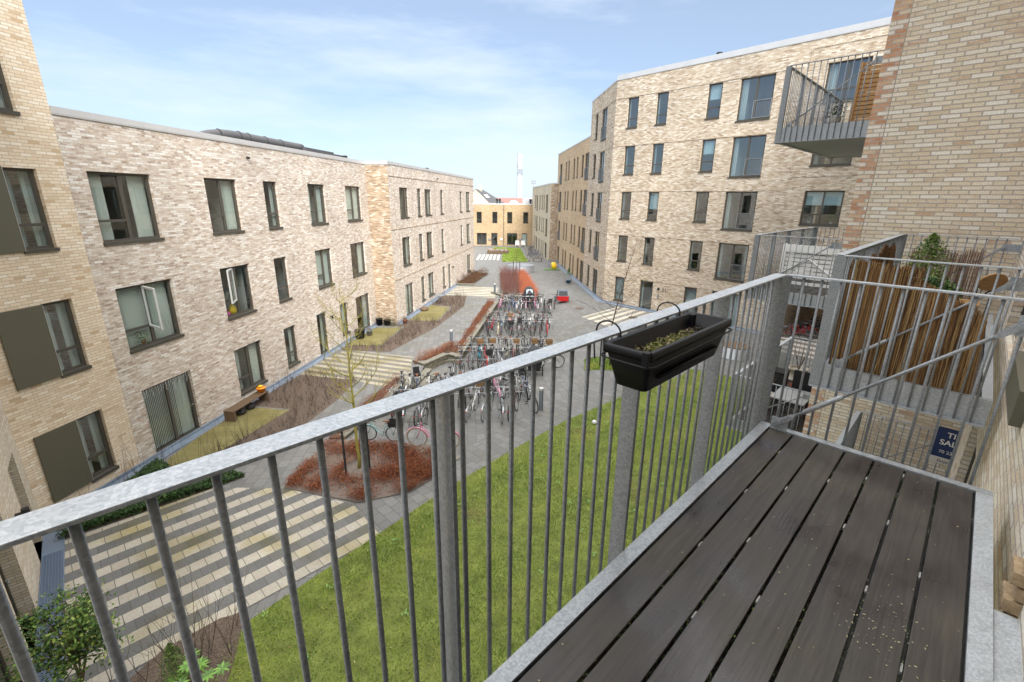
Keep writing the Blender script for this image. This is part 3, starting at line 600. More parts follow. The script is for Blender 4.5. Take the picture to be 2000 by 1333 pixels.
#GROUND
# ------------------------------------------------------------------ ground
def paving(name, ang, bw, rh, c1, c2, joint, msize=.006, stripes=None, moss=.25, off=.5, rough=.75, wet=0):
    m = bpy.data.materials.new(name); m.use_nodes = True; t = m.node_tree; b = t.nodes['Principled BSDF']; l = t.links.new
    g = t.nodes.new('ShaderNodeNewGeometry'); mp = t.nodes.new('ShaderNodeMapping'); mp.inputs['Rotation'].default_value = (0, 0, ang)
    l(g.outputs['Position'], mp.inputs[0]); br = t.nodes.new('ShaderNodeTexBrick'); l(mp.outputs[0], br.inputs['Vector'])
    for k, v in (('Scale', 1), ('Brick Width', bw), ('Row Height', rh), ('Mortar Size', msize), ('Mortar Smooth', .2), ('Bias', 0)): br.inputs[k].default_value = v
    br.offset = off; br.inputs['Color1'].default_value = (0, 0, 0, 1); br.inputs['Color2'].default_value = (1, 1, 1, 1); br.inputs['Mortar'].default_value = (.5, .5, .5, 1)
    r = ramp(t, [(0, c1), (1, c2)]); l(br.outputs['Color'], r.inputs[0]); last = r.outputs[0]
    n = t.nodes.new('ShaderNodeTexNoise'); n.inputs['Scale'].default_value = .7; n.inputs['Detail'].default_value = 8; l(g.outputs['Position'], n.inputs[0])
    if stripes:
        s = t.nodes.new('ShaderNodeSeparateXYZ'); l(mp.outputs[0], s.inputs[0])
        dv = t.nodes.new('ShaderNodeMath'); dv.operation = 'DIVIDE'; dv.inputs[1].default_value = rh * 2; l(s.outputs['Y'], dv.inputs[0])
        fr = t.nodes.new('ShaderNodeMath'); fr.operation = 'FRACT'; l(dv.outputs[0], fr.inputs[0])
        gt = t.nodes.new('ShaderNodeMath'); gt.operation = 'GREATER_THAN'; gt.inputs[1].default_value = .5; l(fr.outputs[0], gt.inputs[0])
        r_b = ramp(t, [(0, stripes[0]), (1, stripes[1])]); l(br.outputs['Color'], r_b.inputs[0])
        q = t.nodes.new('ShaderNodeMixRGB'); l(gt.outputs[0], q.inputs[0]); l(last, q.inputs[1]); l(r_b.outputs[0], q.inputs[2]); last = q.outputs[0]
    # moss / algae film
    r2 = ramp(t, [(.48, (0, 0, 0)), (.68, (moss,) * 3)]); l(n.outputs[0], r2.inputs[0])
    q = t.nodes.new('ShaderNodeMixRGB'); q.blend_type = 'MULTIPLY'; q.inputs[2].default_value = (.72, .66, .30, 1); l(r2.outputs[0], q.inputs[0]); l(last, q.inputs[1]); last = q.outputs[0]
    n2 = t.nodes.new('ShaderNodeTexNoise'); n2.inputs['Scale'].default_value = 25; n2.inputs['Detail'].default_value = 6; l(g.outputs['Position'], n2.inputs[0])
    r3 = ramp(t, [(.3, (.86,) * 3), (.7, (1.1,) * 3)]); l(n2.outputs[0], r3.inputs[0])
    q = t.nodes.new('ShaderNodeMixRGB'); q.blend_type = 'MULTIPLY'; q.inputs[0].default_value = 1; l(last, q.inputs[1]); l(r3.outputs[0], q.inputs[2]); last = q.outputs[0]
    q = t.nodes.new('ShaderNodeMixRGB'); q.inputs[2].default_value = (*joint, 1); l(br.outputs['Fac'], q.inputs[0]); l(last, q.inputs[1]); l(q.outputs[0], b.inputs['Base Color'])
    b.inputs['Roughness'].default_value = rough
    bp = t.nodes.new('ShaderNodeBump'); bp.inputs['Strength'].default_value = .4; bp.inputs['Distance'].default_value = .01; bp.invert = True; l(br.outputs['Fac'], bp.inputs['Height']); l(bp.outputs[0], b.inputs['Normal'])
    return m
aD = math.atan2(dD[1], dD[0])
GREY = ((.14, .14, .138), (.19, .19, .185), (.085, .085, .08))
K['pave'] = paving('grey_slab_paving', R(84), .40, .31, GREY[0], GREY[1], GREY[2], .008, moss=.25)
K['pave2'] = paving('grey_slab_paving_diagonal', -math.atan2(dN[1], dN[0]), .40, .31, (.14, .14, .14), (.185, .185, .18), (.07, .07, .065), .008, moss=.3)
K['stripe'] = paving('striped_slab_paving', -aD, .31, .31, (.115, .115, .115), (.15, .15, .148), (.08, .08, .07), .007, stripes=((.35, .32, .265), (.43, .40, .345)), moss=.8)
K['stripe2'] = paving('striped_slab_paving_path', R(17.4), .6, .27, (.15, .14, .12), (.18, .17, .15), (.12, .11, .08), .006, stripes=((.30, .27, .19), (.37, .34, .26)), moss=.7); K['stripe3'] = paving('striped_slab_paving_far', R(7), .9, .36, (.19, .18, .16), (.23, .22, .20), (.14, .13, .10), .006, stripes=((.44, .41, .33), (.50, .47, .38)), moss=.3)
K['terrace'] = paving('mossy_terrace_paving', R(-8), .6, .4, (.17, .15, .055), (.22, .195, .075), (.11, .10, .04), .006, moss=.7)
K['soil'] = mat('mulch_soil', (.115, .085, .065), .95, noise=.45, nscale=22, bump=1, bscale=40)
K['soil2'] = mat('gravelly_soil', (.17, .14, .12), .95, noise=.4, nscale=30, bump=1, bscale=50)
K['grassb'] = mat('turf_base', (.14, .17, .035), .95, noise=.4, nscale=2.5, bump=1, bscale=60)
def inside(poly, P):
    x, y = P[:, 0], P[:, 1]; r = np.zeros(len(P), bool); n = len(poly); j = n - 1
    for i in range(n):
        xi, yi = poly[i]; xj, yj = poly[j]
        c = ((yi > y) != (yj > y)) & (x < (xj - xi) * (y - yi) / ((yj - yi) or 1e-9) + xi); r ^= c; j = i
    return r
def sheet(name, poly, z, m, kind='structure', drape=False, parent=None):
    b = MB(); b.add([(x, y, (gz(x, y) if drape else 0) + z) for x, y in poly], [list(range(len(poly)))])
    o = b.build(name, m, None); tag(o, kind=kind); return o
# courtyard ground: one sheet to the horizon, sunk in the bicycle yard
xs = np.concatenate([[-900, -300, -100, -40, -20], np.arange(-14, -6, 1.0), np.arange(-6, 12, .5), np.arange(12, 30, 2.0), [40, 100, 300, 900]])
ys = np.concatenate([[-300, -100, -40, -10], np.arange(0, 12, 1.0), np.arange(12, 46, .5), np.arange(46, 90, 4.0), [120, 200, 400, 1500]])
b = MB(); nx = len(xs)
vs = [(x, y, gz(x, y)) for y in ys for x in xs]
b.add(vs, [[j * nx + i, j * nx + i + 1, (j + 1) * nx + i + 1, (j + 1) * nx + i] for j in range(len(ys) - 1) for i in range(nx - 1)])
tag(b.build('paved_ground', K['pave'], None, True), kind='structure')
# upper walkway on the left (level ground standing over the sunk yard)
WALK2 = [(-11.9, 14.0), (-6.3, 14.0), (-6.15, 15.2), (-5.85, 17.1), (-5.45, 19.0), (-4.35, 19.0), (-4.35, 21.6), (-3.5, 23.3), (-2.75, 23.0), (-1.2, 36.9), (-1.1, 40.0), (-1.3, 44.3), (-12, 44.3)]
sheet('walkway', WALK2, .012, K['pave'])
sheet('near_path', [(-6.35, 11.4), (-3.15, 9.45), (-1.74, 11.63), (.04, 13.67), (1.95, 15.75), (5.7, 19.03), (8.07, 20.65), (6.6, 21.2), (3.6, 19.6), (.6, 16.4), (-.6, 14.9), (-1.85, 13.3), (-1.85, 12.4), (-4.15, 10.76), (-6.3, 11.5)], .006, K['pave2'])
sheet('plaza_paving', [(-10.85, 9.14), (-8.45, 11.45), (-6.4, 11.42), (-4.3, 10.75), (-3.18, 9.51), (-5.41, 7.3), (-5.3, 7.2), (-6.6, 6.1), (-6.3, 4), (-7.7, 4), (-7.78, 5.85), (-10.4, 8.75)], .010, K['stripe'])
sheet('striped_path', [(-10.2, 20.3), (-9.75, 22.4), (-9.0, 24.1), (-5.2, 23.0), (-4.95, 21.4), (-4.5, 19.0), (-5.9, 18.9), (-7.1, 19.7)], .018, K['stripe2'])
sheet('far_striped_path', [(-6.0, 39.5), (-5.6, 43.6), (-1.3, 43.0), (-1.5, 38.4)], .018, K['stripe3'])
sheet('terrace', [(-10.85, 13.0), (-10.75, 16.8), (-8.69, 16.5), (-9.54, 13.17), (-9.95, 11.9), (-10.7, 12.5)], .022, K['terrace'])
sheet('terrace', [(-9.3, 24.9), (-8.75, 28.6), (-7.1, 28.8), (-7.39, 24.98)], .022, K['terrace'])
sheet('terrace', [(-7.0, 30.6), (-6.35, 35.3), (-4.75, 34.7), (-5.06, 30.47)], .022, K['terrace'])
GREENBED = [(-10.9, 9.2), (-11.05, 10.1), (-11.05, 12.7), (-10.6, 12.5), (-9.9, 11.9), (-9.2, 12.4), (-7.9, 12.0), (-8.4, 11.5)]
BED2 = [(-10.6, 16.9), (-9.75, 20.9), (-7.1, 19.8), (-7.15, 17.6), (-7.75, 14.2), (-8.6, 12.3), (-9.6, 12.2), (-9.5, 13.2), (-8.7, 16.6)]
BED3 = [(-9.3, 23.98), (-9.3, 24.9), (-7.35, 24.9), (-6.95, 28.9), (-8.5, 29.2), (-7.1, 30.5), (-5.0, 30.4), (-4.6, 34.9), (-6.3, 35.4), (-6.0, 38.9), (-3.9, 38.9), (-3.75, 35.0), (-4.9, 28.9), (-6.6, 23.8)]
sheet('planting_bed_soil', GREENBED, .02, K['soil']); sheet('planting_bed_soil', BED2, .014, K['soil']); sheet('planting_bed_soil', BED3, .026, K['soil'])
BED1 = [(-6.5, 11.45), (-6.35, 13.9), (-5.9, 14.2), (-2.5, 13.6), (-1.9, 13.1), (-1.9, 12.5), (-2.85, 11.3), (-4.15, 10.8), (-5.8, 11.25)]
sheet('planting_bed_soil', BED1, .03, K['soil2'])
BED5 = [(-7.2, 5.1), (-6.54, 5.87), (-6.35, 6.46), (-5.71, 7.12), (-5.3, 7.28), (-4.9, 6.2), (-4.6, 4.5)]
sheet('planting_bed_soil', BED5, .03, K['soil'])
STRIP = [(-6.3, 14.3), (-6.35, 15.3), (-5.95, 17.2), (-5.35, 20.0), (-4.95, 19.9), (-5.1, 17.6), (-5.6, 15.2), (-5.75, 14.3)]
STRIP2 = [(-4.95, 21.9), (-3.5, 24.9), (-3.1, 24.9), (-2.0, 36.8), (-1.25, 36.9), (-2.75, 23.15), (-3.5, 23.75), (-4.35, 22.1)]
BED4 = [(-5.5, 44.3), (-3.9, 44.2), (-2.6, 51.6), (-4.55, 52)]
DOGW = [(-.95, 39.2), (2.35, 39.0), (1.4, 52), (-1.5, 51.8)]
for p_ in (STRIP, STRIP2): sheet('planting_bed_soil', p_, .05, K['soil'])
for p_ in (BED4, DOGW): sheet('planting_bed_soil', p_, .05, K['soil'])
LAWN = [(-5.2, 5.0), (-5.13, 7.07), (-3.26, 9.6), (-1.74, 11.63), (.04, 13.67), (1.95, 15.75), (5.7, 19.03), (8.07, 20.65), (8.9, 21.6), (10.6, 20.5), (13.5, 17.5), (7.5, 8), (2, 2), (-3, 1)]
sheet('lawn_ground', LAWN, .014, K['grassb'])
sheet('lawn_ground', [(-1.4, 61.78), (2.01, 62.05), (1.14, 80.2), (-3.2, 80.2), (-3.3, 77), (-1.6, 76)], .02, K['grassb'])
sheet('lawn_ground', [(3.88, 23.37), (5.56, 23.17), (5.1, 21.25), (3.62, 21.57)], .02, K['grassb'], drape=True)
sheet('entrance_striped_paving', [(4.95, 32.05), (8.3, 35.45), (11.4, 32.6), (8.2, 29.0), (6.5, 29.2)], .012, paving('entrance_stripes', -aD, .9, .37, (.20, .19, .17), (.25, .24, .22), (.14, .13, .11), .006, stripes=((.50, .46, .38), (.60, .56, .47)), moss=.2), drape=False)
sheet('passage_paving', [tuple(FC(13.35, 3.2, 0)[:2]), tuple(FC(16.6, 3.2, 0)[:2]), tuple(FC(16.6, -10, 0)[:2]), tuple(FC(13.35, -10, 0)[:2])], .014, paving('passage_stripes', R(47.4), 1.2, .5, (.17, .16, .15), (.2, .19, .18), (.1, .1, .09), .006, stripes=((.50, .47, .42), (.56, .52, .46)), moss=.1))
wm = mat('crossing_slab', (.58, .56, .46), .8, noise=.1)
b = MB()
for i in range(6): x = -5.0 + i * .56; b.box(WX, x, x + .3, 63.7, 69.8, .01, .022)
tag(b.build('crossing_markings', wm, None), kind='structure')
# gutters along the foot of the walls
for F_, a, c, w_ in ((FA, -3.0, 16.8, .34), (FB, -1.75, 21.3, .34), (FC, 0, 13.3, .45), (FE, 0, 25.9, .5)):
    b = MB(); b.box(F_, a, c, .012, w_, -.04, .034); b.box(F_, a, c, .005, .06, .0341, .12); tag(b.build('gutter', K['gutter'], None), kind='structure')
gr = mat('steel_grating', (.20, .26, .36), .4, metal=.5)
b = MB(); b.box(FL, -9, -.36, .01, .40, -.04, .028)
for i in range(110): b.box(FL, -7 + i * .05, -6.994 + i * .05 + .006, .03, .38, .02, .04)
for v in np.arange(.05, .38, .05): b.box(FL, -7, -1.5, v, v + .006, .021, .042)
tag(b.build('gutter_grating', gr, None), kind='structure')
def item(b, name, m, label, cat, org, group=None, kind=None, **k):
    o = b.build(name, m, None, org=org, **k); return tag(o, label, cat, group, kind)
mh = mat('cast_iron', (.10, .07, .06), .7, noise=.3, nscale=30)
b = MB(); b.lathe((5.13, 34.77, gz(5.1, 34.8) + .005), [(.33, 0), (.33, .012), (.3, .014), (.02, .014)], 20); item(b, 'manhole_cover', mh, 'round rusty manhole cover in the paving near the red trailer', 'manhole', (5.13, 34.77, 0))
b = MB(); b.lathe((8.6, 32.0, .02), [(.33, 0), (.33, .012), (.3, .014), (.02, .014)], 20); item(b, 'manhole_cover', mh, 'round manhole cover in the striped paving before door 21', 'manhole', (8.6, 32.0, 0))

# ------------------------------------------------------------------ low stone walls and steps
def stonemat():
    m = brick('dark_fieldstone', [(0, (.10, .095, .07)), (.5, (.19, .175, .135)), (1, (.28, .26, .20))], (.08, .075, .055), msize=.008, rowh=.055, bw=.22, bump=1, patch=(.22, .22, .12), patch_amt=.5); return m
K['stone'] = stonemat(); K['cap'] = mat('stone_cap', (.19, .18, .145), .8, noise=.25, nscale=6, bump=.4)
def lowwall(pts, w=.3, z1=.06, z0=-.5, label='', cap=True):
    cx = np.mean([p[0] for p in pts]); cy = np.mean([p[1] for p in pts]); r_ = tag(empty('stone_wall', (cx, cy, -.35)), label, 'wall')
    b = MB(); c = MB()
    for i in range(len(pts) - 1):
        p = V(*pts[i], 0); q = V(*pts[i + 1], 0); d = q - p; l_ = float(np.hypot(d[0], d[1])); d /= l_; F = Fr(p, d, (-d[1], d[0]))
        b.box(F, 0, l_ + (w if i < len(pts) - 2 else 0) * .0, 0.01 * i, w, z0, z1)
        e = 0
        n = max(1, int(l_ / 1.2))
        for k in range(n): c.box(F, l_ * k / n + .004, l_ * (k + 1) / n - .004, -.03 - .002 * i, w + .03, z1 + .001 * i, z1 + .055 + .001 * i)
    b.build('masonry', K['stone'], r_); c.build('cap_stone', K['cap'], r_)
    return r_
lowwall([(-5.9, 13.95), (-2.3, 13.35), (-1.75, 12.95)], .26, -.02, label='low stone edge wall behind the near red planting bed, two childrens bicycles on it')
lowwall([(-5.75, 14.3), (-5.55, 15.2), (-5.05, 17.6), (-4.85, 19.6)], -.22 * -1, .06, label='low stone wall along the narrow red planted strip, nearest left of the bicycles')
lowwall([(-5.05, 22.25), (-4.35, 21.65), (-3.4, 23.25), (-2.7, 22.85), (-1.1, 36.9)], .28, .08, label='stepped stone retaining wall running along the left side of the bicycle yard')
lowwall([(-1.0, 39.1), (2.35, 38.8)], .3, .05, label='stone wall at the far end of the bicycle yard below the red dogwood')
lowwall([(-5.6, 44.2), (-3.7, 44.0)], .25, .1, label='short stone edge in front of the far brown hedge bed')
lowwall([(-1.9, 40.3), (-1.0, 39.2)], .25, .1, label='short corner wall stub beside the far bollard')
sr = tag(empty('stone_steps', (-4.2, 20.2, -.35)), 'two stone steps from the striped path down to the bicycle yard', 'steps')
Fs = Fr((-4.9, 19.35), (.17, .985), (.985, -.17))
for i in range(2): b = MB(); b.box(Fs, 0, 2.2, .25 + .36 * i, .61 + .36 * i, -.5, .0 - .12 * (i + 0) - .03); b.build('step', K['cap'], sr, bevel=.01)
sr = tag(empty('stone_steps', (-1.3, 38, -.35)), 'stone steps at the far end of the bicycle yard below the distant striped path', 'steps')
Fs = Fr((-1.5, 37.0), (.1, .995), (.995, -.1))
for i in range(2): b = MB(); b.box(Fs, 0, 1.7, .0 + .34 * i, .34 + .34 * i, -.5, -.03 - .12 * i); b.build('step', K['cap'], sr, bevel=.01)
#PART2
# ------------------------------------------------------------------ steel balconies
K['deck'] = mat('dark_deck_board', (.045, .040, .036), .42, noise=.35, nscale=9, bump=.25, bscale=90)
def deckmat():
    m = bpy.data.materials.new('wet_dark_decking'); m.use_nodes = True; t = m.node_tree; b = t.nodes['Principled BSDF']; l = t.links.new
    g = t.nodes.new('ShaderNodeNewGeometry'); mp = t.nodes.new('ShaderNodeMapping'); mp.vector_type = 'POINT'; mp.inputs['Rotation'].default_value = (0, 0, -aD); l(g.outputs['Position'], mp.inputs[0])
    m2 = t.nodes.new('ShaderNodeMapping'); m2.inputs['Scale'].default_value = (2.2, 45, 45); l(mp.outputs[0], m2.inputs[0])
    n = t.nodes.new('ShaderNodeTexNoise'); n.inputs['Scale'].default_value = 1; n.inputs['Detail'].default_value = 8; n.inputs['Distortion'].default_value = 1.2; l(m2.outputs[0], n.inputs[0])
    n2 = t.nodes.new('ShaderNodeTexNoise'); n2.inputs['Scale'].default_value = 2.2; n2.inputs['Detail'].default_value = 7; l(g.outputs['Position'], n2.inputs[0])
    r1 = ramp(t, [(.25, (.024, .020, .019)), (.5, (.038, .033, .030)), (.75, (.055, .048, .040))]); l(n.outputs[0], r1.inputs[0])
    r2 = ramp(t, [(.33, (.70, .68, .78)), (.5, (1, .98, .95)), (.70, (1.5, 1.5, 1.15))]); l(n2.outputs[0], r2.inputs[0])
    q = t.nodes.new('ShaderNodeMixRGB'); q.blend_type = 'MULTIPLY'; q.inputs[0].default_value = 1; l(r1.outputs[0], q.inputs[1]); l(r2.outputs[0], q.inputs[2]); l(q.outputs[0], b.inputs['Base Color'])
    rr = ramp(t, [(.33, (.20,) * 3), (.6, (.60,) * 3)]); l(n2.outputs[0], rr.inputs[0]); l(rr.outputs[0], b.inputs['Roughness'])
    bp = t.nodes.new('ShaderNodeBump'); bp.inputs['Strength'].default_value = .5; bp.inputs['Distance'].default_value = .002; l(n.outputs[0], bp.inputs['Height']); l(bp.outputs[0], b.inputs['Normal'])
    return m
K['deckw'] = deckmat()
BALM = {}
def bal_baluster(h):
    k = round(h, 3)
    if k not in BALM:
        b = MB(); b.tube([(0, 0, 0), (0, 0, h)], .0082, 8); o = b.build('baluster_mesh', K['galvd'], None, True); BALM[k] = o.data; bpy.data.objects.remove(o)
    return BALM[k]
def part(data, name, parent, wloc, rot=0):
    o = bpy.data.objects.new(name, data); C.objects.link(o); o.parent = parent; r0 = root_loc(parent); o.location = [float(wloc[i] - r0[i]) for i in range(3)]; o.rotation_euler = (0, 0, rot); return o
def balcony(label, a0, a1, b0, b1, zd, rz, posts, near_end=True, far_end=True, wall=None, group='steel balconies', spacing=.1, phase=0, hb=.22, ball=True):
    Q = lambda a, b_, z: NB(a, b_, z)
    bx = lambda m, a, c, x, y, z0, z1: m.box(lambda u, v, z: NB(u, v, z), a, c, x, y, z0, z1)
    t = tag(empty('balcony', NB((a0 + a1) / 2, (b0 + b1) / 2, zd)), label, 'balcony', group)
    zb = zd - hb
    m = MB(); bx(m, a0, a1, b0 - .012, b0 + .055, zd - .012, zd + .002); bx(m, a0, a1, b0 - .012, b0 - .004, zb, zd - .012); bx(m, a0 - .0, a1, b0 - .075, b0 - .004, zb - .008, zb); m.build('front_beam', K['galv'], t)
    for a, s in ((a0, 1), (a1, -1)):
        m = MB(); x0, x1 = (a, a + .045) if s > 0 else (a - .045, a); bx(m, x0, x1, b0 + .056, b1, zd - .0125, zd + .003)
        x2 = a - .012 * s if s > 0 else a + .012
        bx(m, min(a, x2), max(a, x2), b0 - .01, b1, zb, zd + .0035); bx(m, min(a, a - .07 * s), max(a, a - .07 * s), b0 - .07, b1, zb - .0085, zb - .0005); m.build('end_beam', K['galv'], t)
    m = MB(); bx(m, a0 + .05, a1 - .05, b1 - .07, b1, zd - .012, zd + .004); bx(m, a0 + .05, a1 - .05, b1 - .008, b1, zb, zd - .0125); m.build('wall_beam', K['galvrail'], t)
    m = MB(); bx(m, a0 + .02, a1 - .02, b0, b1 - .01, zb + .01, zb + .02); m.build('underside', K['deckunder'], t)
    nb = 7; g0 = b0 + .06; w = (b1 - .075 - g0) / nb
    for i in range(nb):
        m = MB(); bx(m, a0 + .05, a1 - .05, g0 + i * w + .006, g0 + (i + 1) * w - .006, zd - .035, zd - .004 - .0007 * (i % 3)); m.build('deck_board', K['deckw'], t, bevel=.003)
    m = MB(); bx(m, a0, a1 + (.0), b0 - .092, b0 - .018, rz - .010, rz); m.build('top_rail', K['galvrail'], t, bevel=.002)
    zs = zb - .004; h = rz - .0101 - zs
    bd = bal_baluster(h)
    a = a1 - .075 - phase; na = 0
    while a > a0 + .03:
        if all(abs(a - p) > .035 for p in posts): part(bd, 'baluster', t, NB(a, b0 - .055, zs)); na += 1
        a -= spacing
        if na > 98: break
    for p in posts:
        m = MB(); bx(m, p - .007, p + .007, b0 - .088, b0 - .013, zb - .02, rz - .0102); m.build('post', K['galvd'], t)
    for a, on, s in ((a0, near_end, -1), (a1, far_end, 1)):
        if not on: continue
        x = a + s * .028
        m = MB(); bx(m, x - .022, x + .022, b0 - .017, b1 + .02, rz - .013, rz - .0005); m.build('end_rail', K['galvrail'], t, bevel=.002)
        bb = b0 + .083
        while bb < b1 - .02: part(bd, 'baluster', t, NB(x, bb, zs)); bb += .106
        m = MB(); bx(m, x - .006, x + .006, b0 - .088, b0 - .0 + .008, zb - .02, rz - .0135); m.build('post', K['galvd'], t)
        # tension rod with fork ends and turnbuckle
        xa = a - s * .03; p = NB(xa, b0 + .115, zd + .055); q = NB(xa, b1 - .11, zd + .985); d = (q - p)
        r_ = MB(); r_.tube([p + d * .03, q], .0105, 8); rod = r_.build('tension_rod', K['galvd'], t, True)
        r_ = MB(); r_.tube([p + d * .13, p + d * .135, p + d * .325, p + d * .33], [.011, .017, .017, .011], 10); r_.build('turnbuckle', K['galv'], rod, True)
        for e, sg in ((p, 1), (q, -1)):
            r_ = MB(); dd = d / np.linalg.norm(d)
            for off in (-.014, .014):
                o_ = dD_ * off; nrm = np.cross(dd, dD_); 
                P = [e - dd * .025 * sg + nrm * .02, e + dd * .09 * sg + nrm * .016, e + dd * .12 * sg, e + dd * .09 * sg - nrm * .016, e - dd * .025 * sg - nrm * .02]
                r_.add([x_ + o_ - dD_ * .004 for x_ in P] + [x_ + o_ + dD_ * .004 for x_ in P], [[0, 1, 2, 3, 4], [9, 8, 7, 6, 5]] + [[i, (i + 1) % 5, 5 + (i + 1) % 5, 5 + i] for i in range(5)])
            r_.tube([e - dD_ * .03, e + dD_ * .03], .017, 6); r_.tube([e - dD_ * .034, e + dD_ * .034], .009, 8); r_.build('fork_end', K['galv'], rod)
        r_ = MB(); bx(r_, xa - .005, xa + .005, b1 - .13, b1 + .07, zd + .93, zd + 1.04); bx(r_, xa - .04, xa + .04, b1 + .06, b1 + .072, zd + .87, zd + 1.1); r_.build('wall_bracket', K['galv'], t)
        r_ = MB(); bx(r_, xa - .005, xa + .005, b0 + .06, b0 + .17, zd + .004, zd + .085); r_.build('foot_bracket', K['galv'], t)
    # bolts on the beams
    m = MB()
    for p in list(posts) + [a0 + .1, a1 - .1]:
        for dz in (.05, .17):
            m.tube([NB(p + .04, b0 - .012, zb + dz), NB(p + .04, b0 - .026, zb + dz)], .013, 6)
    m.build('bolts', K['galvd'], t)
    return t
dD_ = V(*dD, 0)
tb = balcony('galvanised steel balcony in the foreground with dark wet deck boards', -4.62, 0, 0, 1.24, 6.40, 7.52, [-2.92, -1.93, -1.03, -.09, -3.95], near_end=True, phase=-.02, group='steel balconies')
balcony('steel balcony with the reed screen, next one beyond the foreground balcony', 1.83, 6.38, 0, 1.24, 6.40, 7.52, [1.9, 2.9, 3.9, 5.2, 6.3])
balcony('steel balcony one floor below the reed screened one, beside the blue sale sign', 1.83, 6.46, 0, 1.24, 3.20, 4.32, [1.9, 2.9, 3.9, 5.2, 6.38])
B3 = (7.05, 11.75, -2.42, -1.02)
balcony('steel balcony holding the white slatted crate, middle one of the far stack', *B3, 6.22, 7.34, [7.12, 8.2, 9.3, 10.5, 11.65])
balcony('highest steel balcony, seen from below, with brown slatted wood on it', 7.5, 12.1, -2.48, -1.02, 9.43, 10.55, [7.57, 8.6, 9.7, 10.9, 12.0], hb=.28)
balcony('lowest steel balcony of the far stack, with plant pots and a grey table', 7.3, 11.75, -2.47, -1.0, 3.02, 4.14, [7.37, 8.4, 9.5, 10.6, 11.65])
# debris and spacer clips on our deck
m = MB()
for i in range(1, 7):
    bb = .06 + i * ((1.24 - .075 - .06) / 7)
    for k in range(7):
        a = -4.3 + k * .62 + (i * 37 % 11) * .05
        if (i + k) % 4 == 0: continue
        m.box(lambda u, v, z: NB(u, v, z), a, a + .045, bb - .0035, bb + .0035, 6.37, 6.383)
cl = m.build('spacer_clip', mat('clip_grey', (.38, .38, .36), .6), tb); tag(cl, kind='stuff')
pts = []
for i in range(200):
    if i < 80: a, bb = rng.normal(-1.55, .13), rng.normal(.93, .07)
    else: a, bb = rng.uniform(-2.8, -.1), rng.uniform(.08, 1.15)
    if bb > 1.16 or bb < .07: continue
    s_ = rng.uniform(.0008, .0024); c_ = NB(a, bb, 6.3985); an = rng.uniform(0, 6.3)
    e1 = V(math.cos(an), math.sin(an), .2) * s_ * 1.8; e2 = V(-math.sin(an), math.cos(an), .3) * s_
    pts += [c_ - e1 - e2, c_ + e1 - e2, c_ + e1 + e2, c_ - e1 + e2]
o = rawmesh('moss_crumbs', np.array(pts), 4, mat('moss_crumb', (.36, .34, .20), .9)); tag(o, 'pale moss crumbs scattered over the dark foreground deck boards', 'debris', kind='stuff')
pts = []
for i in range(1500):
    bb = .06 + rng.integers(1, 7) * ((1.24 - .135) / 7) + rng.normal(0, .006); a = rng.choice([-2.5, -.4, -1.9]) + rng.normal(0, .22); c_ = NB(a, bb, 6.392 + rng.uniform(0, .005)); s_ = rng.uniform(.001, .003)
    e = rng.normal(0, s_, (3, 3)); pts += [c_ + e[0], c_ + e[1], c_ + e[2]]
o = rawmesh('deck_moss', np.array(pts), 3, mat('green_moss', (.11, .15, .03), .9)); tag(o, 'green moss growing in the gaps of the foreground deck', 'moss', kind='stuff')

# ------------------------------------------------------------------ black planter hanging on the rail
def NBf(a0, b0): return lambda u, v, z: NB(a0 + u, b0 + v, z)
tp = tag(empty('planter_box', NB(-1.5, .10, 7.22)), 'long black plastic planter box with mossy soil hooked on the balcony rail', 'planter box')
def troughring(m, a0, a1, b0, b1, z, th, h):
    pass
pa0, pa1, pb0, pb1, pz1, pz0 = -2.26, -1.55, .0, .195, 7.512, 7.355
m = MB()
def ring(a0, a1, b0, b1, z, r=.02, n=4):
    out_ = []
    for (ca, cb, s0) in ((a1 - r, b1 - r, 0), (a0 + r, b1 - r, 90), (a0 + r, b0 + r, 180), (a1 - r, b0 + r, 270)):
        for k in range(n + 1): t_ = R(s0 + 90 * k / n); out_.append(NB(ca + r * math.cos(t_), cb + r * math.sin(t_), z))
    return out_
rings = [ring(pa0 + .05, pa1 - .05, pb0 + .035, pb1 - .035, pz0), ring(pa0 + .012, pa1 - .012, pb0 + .01, pb1 - .01, pz1 - .03), ring(pa0 + .012, pa1 - .012, pb0 + .01, pb1 - .01, pz1 - .028), ring(pa0, pa1, pb0, pb1, pz1 - .027), ring(pa0, pa1, pb0, pb1, pz1), ring(pa0 + .022, pa1 - .022, pb0 + .022, pb1 - .022, pz1), ring(pa0 + .035, pa1 - .035, pb0 + .028, pb1 - .028, pz1 - .045), ring(pa0 + .05, pa1 - .05, pb0 + .036, pb1 - .036, pz1 - .05), ring(pa0 + .055, pa1 - .055, pb0 + .040, pb1 - .040, pz1 - .09)]
nn = len(rings[0]); vs = [p for r_ in rings for p in r_]; fs = [[i * nn + j, i * nn + (j + 1) % nn, (i + 1) * nn + (j + 1) % nn, (i + 1) * nn + j] for i in range(len(rings) - 1) for j in range(nn)] + [list(range(nn))[::-1]]
m.add(vs, fs); m.box(lambda u, v, z: NB(u, v, z), pa0 + .1, pa1 - .1, pb1 - .03, pb1 - .012, pz0 + .045, pz0 + .052); m.build('trough', K['black'], tp, True)
m = MB(); m.add(ring(pa0 + .05, pa1 - .05, pb0 + .038, pb1 - .038, pz1 - .062), [list(range(nn))]); m.build('soil', mat('potting_soil', (.03, .024, .018), .95, noise=.5, nscale=90, bump=1, bscale=150), tp)
pts = []; mi = []
